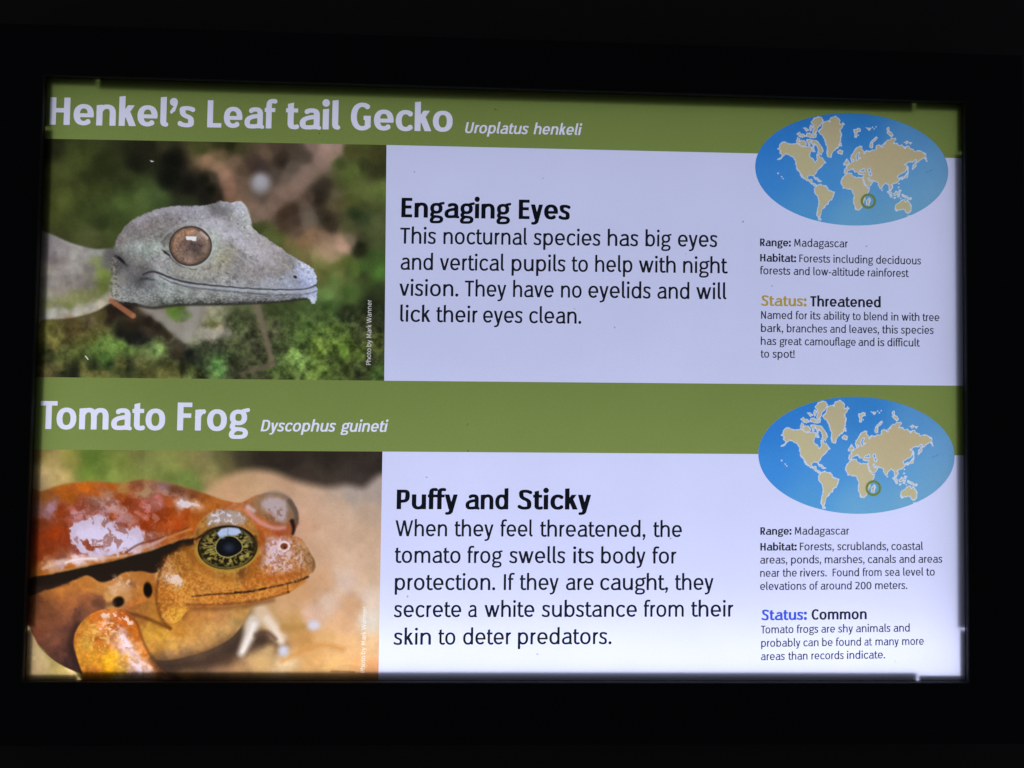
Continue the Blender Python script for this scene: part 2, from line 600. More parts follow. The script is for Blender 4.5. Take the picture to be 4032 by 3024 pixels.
def simplify(P, tol):
    n = len(P)
    k = int(np.argmax(((P - P[0]) ** 2).sum(1)))
    def dp(a, b):
        if b <= a + 1:
            return []
        A, Bp = P[a], P[b % n]
        d = Bp - A
        q = P[a + 1:b] - A
        dist = np.abs(q[:, 0] * d[1] - q[:, 1] * d[0]) / max(np.hypot(*d), 1e-9)
        m = int(np.argmax(dist))
        if dist[m] < tol:
            return []
        m += a + 1
        return dp(a, m) + [m] + dp(m, b)
    idx = [0] + dp(0, k) + [k] + dp(k, n)
    return P[idx]

GC = {}
GX0, GY0 = -80.0, DESC - 60
GNY = int((ASC - DESC + 160) / GRES)
def glyph_mask(ch, v):
    key = (ch, v)
    if key not in GC:
        S, Pg, adv = glyph(ch, v)
        GC[key] = (raster(S, Pg, GX0, GY0, int((adv + 260) / GRES), GNY, v), adv)
    return GC[key]

KERN = {('T', 'o'): -60, ('T', 'h'): 0, ('F', 'o'): -25, ('W', 'h'): 0, ('r', 'o'): -8, ('P', 'u'): -4, ('r', '.'): -30, ('y', '.'): -30, ('f', 'f'): -22, ('f', 'i'): -14, ('f', 'l'): -10}
WC = {}
def word_loops(word, v, italic=0.0):
    key = (word, v)
    if key not in WC:
        x, parts = 0.0, []
        for i, ch in enumerate(word):
            if i:
                x += KERN.get((word[i - 1], ch), 0) + TRACK
            m, adv = glyph_mask(ch, v)
            parts.append((int(round(x / GRES)), m))
            x += adv
        F = np.zeros((GNY, int(x / GRES) + 90))
        for o, m in parts:
            lo = max(0, -o)
            F[:, o + lo:o + m.shape[1]] = np.maximum(F[:, o + lo:o + m.shape[1]], m[:, lo:])
        for _ in range(2):
            F = (F + np.roll(F, 1, 0) + np.roll(F, -1, 0)) / 3
            F = (F + np.roll(F, 1, 1) + np.roll(F, -1, 1)) / 3
        WC[key] = contours(F, GX0, GY0)
    if not italic:
        return WC[key]
    return [np.stack([Q[:, 0] + italic * Q[:, 1], Q[:, 1]], 1) for Q in WC[key]]
TRACK = -9.0
STAT = {}

def set_line(words, origin, scale, base0, base1, cap_px, v, italic=0.0, stretch=1.0):
    """words [(text, x0, x1)] measured on a crop of the photograph; base0/1: points of the base line on it.
    Returns outlines on the sheet."""
    o = np.array(origin, float)
    b0, b1 = o + np.array(base0) * scale, o + np.array(base1) * scale
    s0, s1 = to_sheet([b0, b1])
    mid = (b0 + b1) / 2
    capm = np.linalg.norm(to_sheet([mid])[0] - to_sheet([mid - (0, cap_px)])[0])
    k = capm / CAP * stretch
    res = []
    for wd, xa, xb in words:
        pa = o[0] + xa * scale
        pb = o[0] + xb * scale
        ya = b0[1] + (b1[1] - b0[1]) * (pa - b0[0]) / (b1[0] - b0[0])
        yb = b0[1] + (b1[1] - b0[1]) * (pb - b0[0]) / (b1[0] - b0[0])
        A, Bq = to_sheet([(pa, ya), (pb, yb)])
        lps = word_loops(wd, v, italic)
        lo = min(P[:, 0].min() for P in lps)
        hi = max(P[:, 0].max() for P in lps)
        STAT.setdefault((v, cap_px), []).append(float(np.linalg.norm(Bq - A) / (hi - lo) / k))
        for P in lps:
            f = (P[:, 0] - lo) / (hi - lo)
            q = A + (Bq - A) * f[:, None]
            q = q + np.stack([np.zeros(len(P)), P[:, 1] * k], 1)
            res.append(q)
    return res

# ------------------------------------------------------------------ painting helpers for the printed pictures
def hash2(ix, iy, seed):
    n = (ix.astype(np.int64) * 374761393 + iy.astype(np.int64) * 668265263 + seed * 974634777) & 0xffffffff
    n = ((n ^ (n >> 13)) * 1274126177) & 0xffffffff
    n = n ^ (n >> 16)
    return (n & 0xffff) / 65535.0

def vnoise(X, Y, seed=0):
    ix, iy = np.floor(X), np.floor(Y)
    fx, fy = X - ix, Y - iy
    fx = fx * fx * (3 - 2 * fx)
    fy = fy * fy * (3 - 2 * fy)
    a = hash2(ix, iy, seed)
    b = hash2(ix + 1, iy, seed)
    c = hash2(ix, iy + 1, seed)
    d = hash2(ix + 1, iy + 1, seed)
    return a + (b - a) * fx + (c - a) * fy + (a - b - c + d) * fx * fy

def fbm(X, Y, size, octaves=4, seed=0, gain=0.55):
    s, a, t = 0.0, 1.0, 0.0
    X = X / size
    Y = Y / size
    for o in range(octaves):
        s = s + a * vnoise(X + 17.3 * o, Y - 9.1 * o, seed + o)
        t += a
        a *= gain
        X = X * 2.03
        Y = Y * 2.03
    return s / t            # 0..1

def smooth(e0, e1, x):
    t = np.clip((x - e0) / (e1 - e0), 0, 1)
    return t * t * (3 - 2 * t)

def spline(pts, closed=True, k=8):
    P = np.asarray(pts, float)
    n = len(P)
    out = []
    rng = range(n) if closed else range(n - 1)
    t = np.linspace(0, 1, k, endpoint=False)[:, None]
    for i in rng:
        if closed:
            p0, p1, p2, p3 = P[i - 1], P[i], P[(i + 1) % n], P[(i + 2) % n]
        else:
            p0, p1, p2, p3 = P[max(i - 1, 0)], P[i], P[i + 1], P[min(i + 2, n - 1)]
        out.append(.5 * ((2 * p1) + (p2 - p0) * t + (2 * p0 - 5 * p1 + 4 * p2 - p3) * t ** 2 + (3 * p1 - p0 - 3 * p2 + p3) * t ** 3))
    r = np.concatenate(out)
    if not closed:
        r = np.concatenate([r, P[-1:]])
    return r

def sdf(loops, X, Y, margin):
    """signed distance to closed outlines (negative inside), +margin where farther than margin from their box"""
    if isinstance(loops, np.ndarray):
        loops = [loops]
    lo = np.min([l.min(0) for l in loops], 0) - margin
    hi = np.max([l.max(0) for l in loops], 0) + margin
    D = np.full(X.shape, float(margin))
    sel = (X > lo[0]) & (X < hi[0]) & (Y > lo[1]) & (Y < hi[1])
    x, y = X[sel], Y[sel]
    if not len(x):
        return D
    d2 = np.full(x.shape, 1e12)
    ins = np.zeros(x.shape, bool)
    for P in loops:
        Q = np.roll(P, -1, 0)
        for (ax, ay), (bx, by) in zip(P, Q):
            ex, ey = bx - ax, by - ay
            wx, wy = x - ax, y - ay
            t = np.clip((wx * ex + wy * ey) / max(ex * ex + ey * ey, 1e-9), 0, 1)
            dx, dy = wx - ex * t, wy - ey * t
            d2 = np.minimum(d2, dx * dx + dy * dy)
            if ay != by:
                ins ^= ((ay > y) != (by > y)) & (x < ex * (y - ay) / (by - ay) + ax)
    d = np.sqrt(d2)
    D[sel] = np.where(ins, -d, d)
    return np.minimum(D, margin)

def line_dist(pts, X, Y, margin):
    """distance to an open line and the fraction along it"""
    P = np.asarray(pts, float)
    D = np.full(X.shape, float(margin))
    T = np.zeros(X.shape)
    lo, hi = P.min(0) - margin, P.max(0) + margin
    sel = (X > lo[0]) & (X < hi[0]) & (Y > lo[1]) & (Y < hi[1])
    x, y = X[sel], Y[sel]
    if not len(x):
        return D, T
    d2 = np.full(x.shape, 1e12)
    tt = np.zeros(x.shape)
    n = len(P) - 1
    for i in range(n):
        ax, ay = P[i]
        ex, ey = P[i + 1] - P[i]
        wx, wy = x - ax, y - ay
        t = np.clip((wx * ex + wy * ey) / max(ex * ex + ey * ey, 1e-9), 0, 1)
        q = (wx - ex * t) ** 2 + (wy - ey * t) ** 2
        m = q < d2
        d2 = np.where(m, q, d2)
        tt = np.where(m, (i + t) / n, tt)
    D[sel] = np.minimum(np.sqrt(d2), margin)
    T[sel] = tt
    return D, T

class Canvas:
    """colours (0-255, as seen) painted over the points X, Y"""
    def __init__(self, X, Y, base=(0, 0, 0)):
        self.X, self.Y = X, Y
        self.c = np.zeros(X.shape + (3,), np.float32) + np.asarray(base, np.float32)
    def mix(self, alpha, col):
        a = np.clip(alpha, 0, 1).astype(np.float32)[..., None]
        self.c = self.c * (1 - a) + np.asarray(col, np.float32) * a
    def field(self, ctrl, soft=60.0, p=1.6):
        """smooth colour field through control points (x, y, r, g, b)"""
        C = np.asarray(ctrl, np.float32)
        sx, sy = self.X.astype(np.float32).ravel(), self.Y.astype(np.float32).ravel()
        rgb1 = np.concatenate([C[:, 2:5], np.ones((len(C), 1), np.float32)], 1)
        out = np.empty((len(sx), 3), np.float32)
        for i in range(0, len(sx), 20000):
            d = (sx[i:i + 20000, None] - C[None, :, 0]) ** 2 + (sy[i:i + 20000, None] - C[None, :, 1]) ** 2 + np.float32(soft * soft)
            d *= np.float32(1 / (soft * soft))
            w = 1 / (d * d) if p == 2 else d ** np.float32(-p)
            q = w @ rgb1
            out[i:i + 20000] = q[:, :3] / q[:, 3:]
        return out.reshape(self.X.shape + (3,))
    def shape(self, pts, col, feather=3.0, closed_spline=True, opacity=1.0, warp=None):
        P = spline(pts) if closed_spline else np.asarray(pts, float)
        X, Y = self.X, self.Y
        if warp is not None:
            X, Y = X + warp[0], Y + warp[1]
        d = sdf(P, X, Y, feather * 3 + 10)
        a = smooth(feather, -feather, d) * opacity
        self.mix(a, col)
        return d
    def blob(self, x, y, rx, ry, col, opacity=1.0, rot=0.0, hard=0.0):
        c, s = math.cos(math.radians(rot)), math.sin(math.radians(rot))
        u = ((self.X - x) * c + (self.Y - y) * s) / rx
        v = (-(self.X - x) * s + (self.Y - y) * c) / ry
        r = np.sqrt(u * u + v * v)
        a = smooth(1.0, hard, r) * opacity
        self.mix(a, col)
    def stroke(self, pts, w0, w1, col, feather=2.0, opacity=1.0, smoothline=True):
        P = spline(pts, False) if smoothline else np.asarray(pts, float)
        d, t = line_dist(P, self.X, self.Y, max(w0, w1) + feather * 3 + 4)
        w = w0 + (w1 - w0) * t
        self.mix(smooth(w + feather, np.maximum(w - feather, -feather * .2), d) * opacity, col)
    def gain(self, k):
        self.c = self.c * np.asarray(k)[..., None]

def ink(rgb, level):
    """seen colour -> transmission of the film in front of a diffuser of this brightness"""
    return np.clip(lin(np.clip(rgb, 0, 255)) / level, 0.0005, 1.0)

def grid_mesh(name, verts, nu, nv, colors, mat, parent):
    """verts (nv*nu,3) row by row"""
    me = bpy.data.meshes.new(name)
    nvt = nu * nv
    me.vertices.add(nvt)
    me.vertices.foreach_set('co', np.asarray(verts, np.float32).ravel())
    i = (np.arange(nv - 1)[:, None] * nu + np.arange(nu - 1)[None, :]).ravel()
    q = np.stack([i, i + 1, i + nu + 1, i + nu], 1).astype(np.int32)
    me.loops.add(q.size)
    me.loops.foreach_set('vertex_index', q.ravel())
    me.polygons.add(len(q))
    me.polygons.foreach_set('loop_start', np.arange(0, q.size, 4, dtype=np.int32))
    me.update(calc_edges=True)
    at = me.color_attributes.new('ink', 'FLOAT_COLOR', 'POINT')
    rgba = np.ones((nvt, 4), np.float32)
    rgba[:, :3] = colors.reshape(-1, 3)
    at.data.foreach_set('color', rgba.ravel())
    me.materials.append(mat)
    return link(bpy.data.objects.new(name, me), parent)

# ------------------------------------------------------------------ the wall and the light box
EX = 0.304                                   # the sheet runs 4 mm under the frame
WX, WZ = SHEET_W / 2, SHEET_H / 2
DEPTH = 0.046

sign = bpy.data.objects.new("lightbox_sign", None)
sign.location = (0, 0, 0)
link(sign)
sign["label"] = "backlit animal information sign with green title bands in a black frame on dark wall"
sign["category"] = "sign"

def P3(s, t, n):
    return (s, -n, t)
root = bpy.data.objects["lightbox_sign"]
root.location = (0, 0, SIGN_Z)

top_w = to_sheet([(1495, 137)], 0.004)[0][1] - WZ
bot_w = -WZ - to_sheet([(2000, 2935)], 0.004)[0][1]
BW = {'top': top_w, 'bottom': bot_w, 'left': 0.040, 'right': 0.040}

def frame_rail(side):
    w = lambda sd, x: x if x <= 0.008 else (x - 0.008) / (0.040 - 0.008) * (BW[sd] - 0.008) + 0.008
    prof = [(0, .0003), (0, .0033), (.0003, .0037), (.0008, .0040), (.0393, .0040), (.040, .0033), (.040, -DEPTH), (.008, -DEPTH), (.008, .0003)]
    ends = {'top': ('left', 'right'), 'bottom': ('right', 'left'), 'left': ('bottom', 'top'), 'right': ('top', 'bottom')}[side]
    vs = []
    for e in ends:
        for o, n in prof:
            a, b = w(side, o), w(e, o)
            if side in ('top', 'bottom'):
                t = (WZ + a) * (1 if side == 'top' else -1)
                s = (WX + b) * (1 if e == 'right' else -1)
            else:
                s = (WX + a) * (1 if side == 'right' else -1)
                t = (WZ + b) * (1 if e == 'top' else -1)
            vs.append(P3(s, t, n))
    k = len(prof)
    fc = [(i, (i + 1) % k, k + (i + 1) % k, k + i) for i in range(k)]
    o = mesh_obj("frame_rail", vs, fc, M_BLACK, sign)
    o.data.materials.append(M_LIP)
    for i in (0, 1, 2):
        o.data.polygons[i].material_index = 1
    return o
for sd in ('top', 'bottom', 'left', 'right'):
    frame_rail(sd)

# back of the case
def box(name, s0, s1, t0, t1, n0, n1, mat, parent):
    v = [P3(s, t, n) for s in (s0, s1) for t in (t0, t1) for n in (n0, n1)]
    f = [(0, 1, 3, 2), (4, 6, 7, 5), (0, 4, 5, 1), (2, 3, 7, 6), (0, 2, 6, 4), (1, 5, 7, 3)]
    return mesh_obj(name, v, f, mat, parent)
box("back_panel", -WX - .0078, WX + .0078, -WZ - .0078, WZ + .0078, -DEPTH + .0002, -DEPTH + .003, M_CASE, sign)

for side in (-1, 1):  # unseen white linings, added to bounce lamp light to the sheet's edges
    box("bounce_lining", *sorted((side * (WX + .0065), side * (WX + .0078))), -WZ - .0062, WZ + .0062, -DEPTH + .0035, -.0035, M_CASE, sign)
    box("bounce_lining", -WX - .0062, WX + .0062, *sorted((side * (WZ + .0065), side * (WZ + .0078))), -DEPTH + .0035, -.0035, M_CASE, sign)

# the diffuser sheet that carries the print
sheet = mesh_obj("printed_sheet", [P3(-EX, -WZ - .004, 0), P3(EX, -WZ - .004, 0), P3(EX, WZ + .004, 0), P3(-EX, WZ + .004, 0)], [(0, 1, 2, 3)], M_DIFF, sign)

# black strips behind the sheet's edge, with a narrow slit where corner pieces meet the long ones
D_OUT, D_IN = 0.0003, 0.0020                # touching the sheet at the frame, leaning back towards the middle
GAP = 0.0015
def along(px):
    return to_sheet([px])[0]
nt_l, nt_r = along((385, 330))[0], along((3599, 425))[0]
nb_l, nb_r = along((312, 2660))[0], along((3614, 2665))[0]
nl_t, nl_b = along((180, 506))[1], along((112, 2474))[1]
nr_t, nr_b = along((3780, 603))[1], along((3795, 2479))[1]
IW = {'top': .0066, 'bottom': .0052, 'left': .0050, 'right': .0050}
CW = {'top': .0048, 'bottom': .0034, 'left': .0038, 'right': .0034}
o_ = .0055
def lean(s, t):
    d = min(WX - abs(s), WZ - abs(t))        # distance inwards from the frame's edge
    return D_OUT + (D_IN - D_OUT) * min(1.0, max(0.0, d / .0050))
def strip(outline):
    k = len(outline)
    v = [P3(a, b, -lean(a, b) - .0005) for a, b in outline] + [P3(a, b, -lean(a, b)) for a, b in outline]
    f = [tuple(range(k)), tuple(range(2 * k - 1, k - 1, -1))] if k == 4 else [(0, 1, 2, 3), (0, 3, 4, 5), (6, 9, 8, 7), (6, 11, 10, 9)]
    f += [(i, (i + 1) % k, k + (i + 1) % k, k + i) for i in range(k)]
    mesh_obj("edge_strip", v, f, M_STRIP, sign)
g2 = GAP / 2
strip([(nt_l + g2, WZ + o_), (nt_r - g2, WZ + o_), (nt_r - g2, WZ - IW['top']), (nt_l + g2, WZ - IW['top'])])
strip([(nb_l + g2, -WZ - o_), (nb_r - g2, -WZ - o_), (nb_r - g2, -WZ + IW['bottom']), (nb_l + g2, -WZ + IW['bottom'])])
strip([(-WX - o_, nl_b + g2), (-WX - o_, nl_t - g2), (-WX + IW['left'], nl_t - g2), (-WX + IW['left'], nl_b + g2)])
strip([(WX + o_, nr_b + g2), (WX + o_, nr_t - g2), (WX - IW['right'], nr_t - g2), (WX - IW['right'], nr_b + g2)])
for sx in (-1, 1):
    for sz in (-1, 1):
        tb, lr = ('top' if sz > 0 else 'bottom'), ('left' if sx < 0 else 'right')
        xs = {(-1, 1): nt_l, (1, 1): nt_r, (-1, -1): nb_l, (1, -1): nb_r}[(sx, sz)] + sx * g2
        zs = {(-1, 1): nl_t, (1, 1): nr_t, (-1, -1): nl_b, (1, -1): nr_b}[(sx, sz)] + sz * g2
        A = (sx * (WX + o_), sz * (WZ + o_))
        xi, zi = sx * (WX - CW[lr]), sz * (WZ - CW[tb])
        strip([A, (xs, A[1]), (xs, zi), (xi, zi), (xi, zs), (A[0], zs)])     # L shaped corner piece
for l in LAMPS:
    l.location.z -= SIGN_Z
    l.parent = sign

wall = mesh_obj("wall", [(-3, DEPTH + .0005, 0), (3, DEPTH + .0005, 0), (3, DEPTH + .0005, 3), (-3, DEPTH + .0005, 3)], [(0, 1, 2, 3)], M_WALL)
wall["kind"] = "structure"

# ------------------------------------------------------------------ printed areas
LAV = lin((206, 211, 250)) / lin((250,) * 3)[0]
G_GREEN1 = ink((107, 123, 66), lin((224,) * 3)[0])
M_GREEN = film("green_ink", G_GREEN1, 0.05)
M_PAPER = film("pale_white_ink", LAV, 0.02)
M_WHITE_LETTER = film("white_letter_ink", lin((222, 224, 250)) / lin((250,) * 3)[0], 0.01)
M_TEXT = film("black_text_ink", (0.010, 0.011, 0.013))
M_TEXT_BODY = film("near_black_text_ink", (0.020, 0.021, 0.024))
M_TEXT_SMALL = film("grey_text_ink", (0.062, 0.064, 0.072))
M_TEXT_SMALL_BOLD = film("dark_grey_text_ink", (0.030, 0.031, 0.036))
M_GOLD = film("gold_text_ink", ink((198, 168, 66), lin((228,) * 3)[0]))
M_BLUE = film("blue_text_ink", ink((70, 96, 205), lin((250,) * 3)[0]))
M_CLEAR = film("clear_letter_film", (0.97, 0.97, 0.97), 0.0)
M_PRINT = print_film("picture_ink")

class Edge:
    """a horizontal print edge: left point, point at the picture's right side, right point"""
    def __init__(self, a, m, b):
        self.p = to_sheet([a, m, b])
    def t(self, s):
        a, m, b = self.p
        if s <= m[0]:
            return a[1] + (m[1] - a[1]) * (s - a[0]) / (m[0] - a[0])
        return m[1] + (b[1] - m[1]) * (s - m[0]) / (b[0] - m[0])
E1 = Edge((188, 546.5), (1522, 571), (3783, 623))
E2 = Edge((160, 1485), (1513, 1499), (3795, 1519))
E3 = Edge((158, 1770), (1506, 1778), (3792, 1793))
ms1 = to_sheet([(1522, 571), (1512.5, 1499)])       # right side of the gecko picture
ms2 = to_sheet([(1506, 1778), (1490, 2684)])        # right side of the frog picture
TOP, BOT = WZ + .004, -WZ - .004
b4 = np.array([ms2[0][0] + (ms2[1][0] - ms2[0][0]) * (BOT - ms2[0][1]) / (ms2[1][1] - ms2[0][1]), BOT])

def ellipse_of(l, r, t, b):
    q = to_sheet([l, r, t, b])
    return np.array([(q[0][0] + q[1][0]) / 2, (q[2][1] + q[3][1]) / 2]), (q[1][0] - q[0][0]) / 2, (q[2][1] - q[3][1]) / 2
MAPS = [ellipse_of((2973, 660), (3733, 680), (3345, 446), (3380, 889)),
        ellipse_of((2985.5, 1790), (3758, 1795), (3380, 1563), (3372, 2023))]

def upper_lower(mp, edge):
    c, rx, ry = mp
    a = np.linspace(0, 2 * np.pi, 241)[:-1]
    P = np.stack([c[0] + rx * np.cos(a), c[1] + ry * np.sin(a)], 1)
    up = np.array([p for p in P if p[1] > edge.t(p[0])])
    lo = np.array([p for p in P if p[1] <= edge.t(p[0])])
    # intersections
    def hit(sgn):
        lo_a, hi_a = (0.0, sgn * math.pi / 2)
        f = lambda q: c[1] + ry * math.sin(q) - edge.t(c[0] + rx * math.cos(q))
        qs = np.linspace(-math.pi / 2, math.pi / 2, 4001) if sgn > 0 else np.linspace(math.pi / 2, 3 * math.pi / 2, 4001)
        v = np.array([f(q) for q in qs])
        i = int(np.argmin(np.abs(v)))
        return np.array([c[0] + rx * math.cos(qs[i]), c[1] + ry * math.sin(qs[i])])
    R_, L_ = hit(1), hit(-1)
    up = up[np.argsort(up[:, 0])]
    up = up[(up[:, 0] > L_[0]) & (up[:, 0] < R_[0])]
    if R_[1] < c[1]:
        pass
    ang = np.arctan2((lo[:, 1] - c[1]) / ry, (lo[:, 0] - c[0]) / rx)
    ang = np.where(ang > math.pi / 2, ang - 2 * math.pi, ang)
    lo = lo[np.argsort(ang)]                         # from left round the bottom to the right
    angu = np.arctan2((up[:, 1] - c[1]) / ry, (up[:, 0] - c[0]) / rx)
    return up, lo, L_, R_

ul = [upper_lower(MAPS[0], E1), upper_lower(MAPS[1], E3)]

def arc_between(mp, p, q, upper):
    c, rx, ry = mp
    a = math.atan2((p[1] - c[1]) / ry, (p[0] - c[0]) / rx)
    b = math.atan2((q[1] - c[1]) / ry, (q[0] - c[0]) / rx)
    if upper:                                        # left to right over the top: angle falls
        if a < 0: a += 2 * math.pi
        while b > a: b -= 2 * math.pi
    else:
        if a > 0: a -= 2 * math.pi
        while b < a: b += 2 * math.pi
    an = np.linspace(a, b, 120)
    return np.stack([c[0] + rx * np.cos(an), c[1] + ry * np.sin(an)], 1)

def poly_band(edge_top, edge_bot, mp, L_, R_):
    """band region; the map bites into its lower edge"""
    pts = [(-EX, edge_bot.t(-EX)), tuple(edge_bot.p[1])]
    pts += [tuple(p) for p in arc_between(mp, L_, R_, True)]
    pts += [(EX, edge_bot.t(EX))]
    if edge_top is None:
        pts += [(EX, TOP), (-EX, TOP)]
    else:
        pts += [(EX, edge_top.t(EX)), tuple(edge_top.p[1]), (-EX, edge_top.t(-EX))]
    return np.array(pts)

def poly_white(edge_top, bottom_pts, mp, L_, R_):
    pts = [tuple(edge_top.p[1])]
    pts += [tuple(p) for p in arc_between(mp, L_, R_, False)]
    pts += [(EX, edge_top.t(EX))] + bottom_pts
    return np.array(pts)

# ------------------------------------------------------------------ words, measured on crops of the photograph
def words(txt):
    out = []
    for w in txt.split('|'):
        a, b, c = w.rsplit(' ', 2)
        out.append((a, float(b), float(c)))
    return out

Z1, K1 = (130, 300), 0.7231
Z2, K2 = (80, 1480), 0.7474
Z3, K3 = (1500, 540), 0.6555
Z4, K4 = (1500, 1500), 0.7232
Z6, K6 = (2900, 880), 0.4340
Z8, K8 = (2900, 2000), 0.4340
ZT, KT = (0, 0), 1.8228
ZI, KI = (1400, 260), 0.6329
BOLD, MED, REG, SMALL = 150.0, 118.0, 100.0, 106.0

title1 = set_line(words("Henkel\u2019s 107 421|Leaf 447.5 598|tail 617 735|Gecko 757.5 977.5"), ZT, KT, (107, 269.3), (977, 284.5), 107, BOLD)
latin1 = set_line(words("Uroplatus 682 1077|henkeli 1107 1410"), ZI, KI, (680, 417), (1410, 430.5), 43, 124.0, 0.20)
title2 = set_line(words("Tomato 103 762|Frog 826 1208"), Z2, K2, (140, 280), (1150, 290), 110, BOLD)
latin2 = set_line(words("Dyscophus 1266 1663|guineti 1687 1939"), Z2, K2, (1265, 292), (1940, 295), 45, 124.0, 0.20)

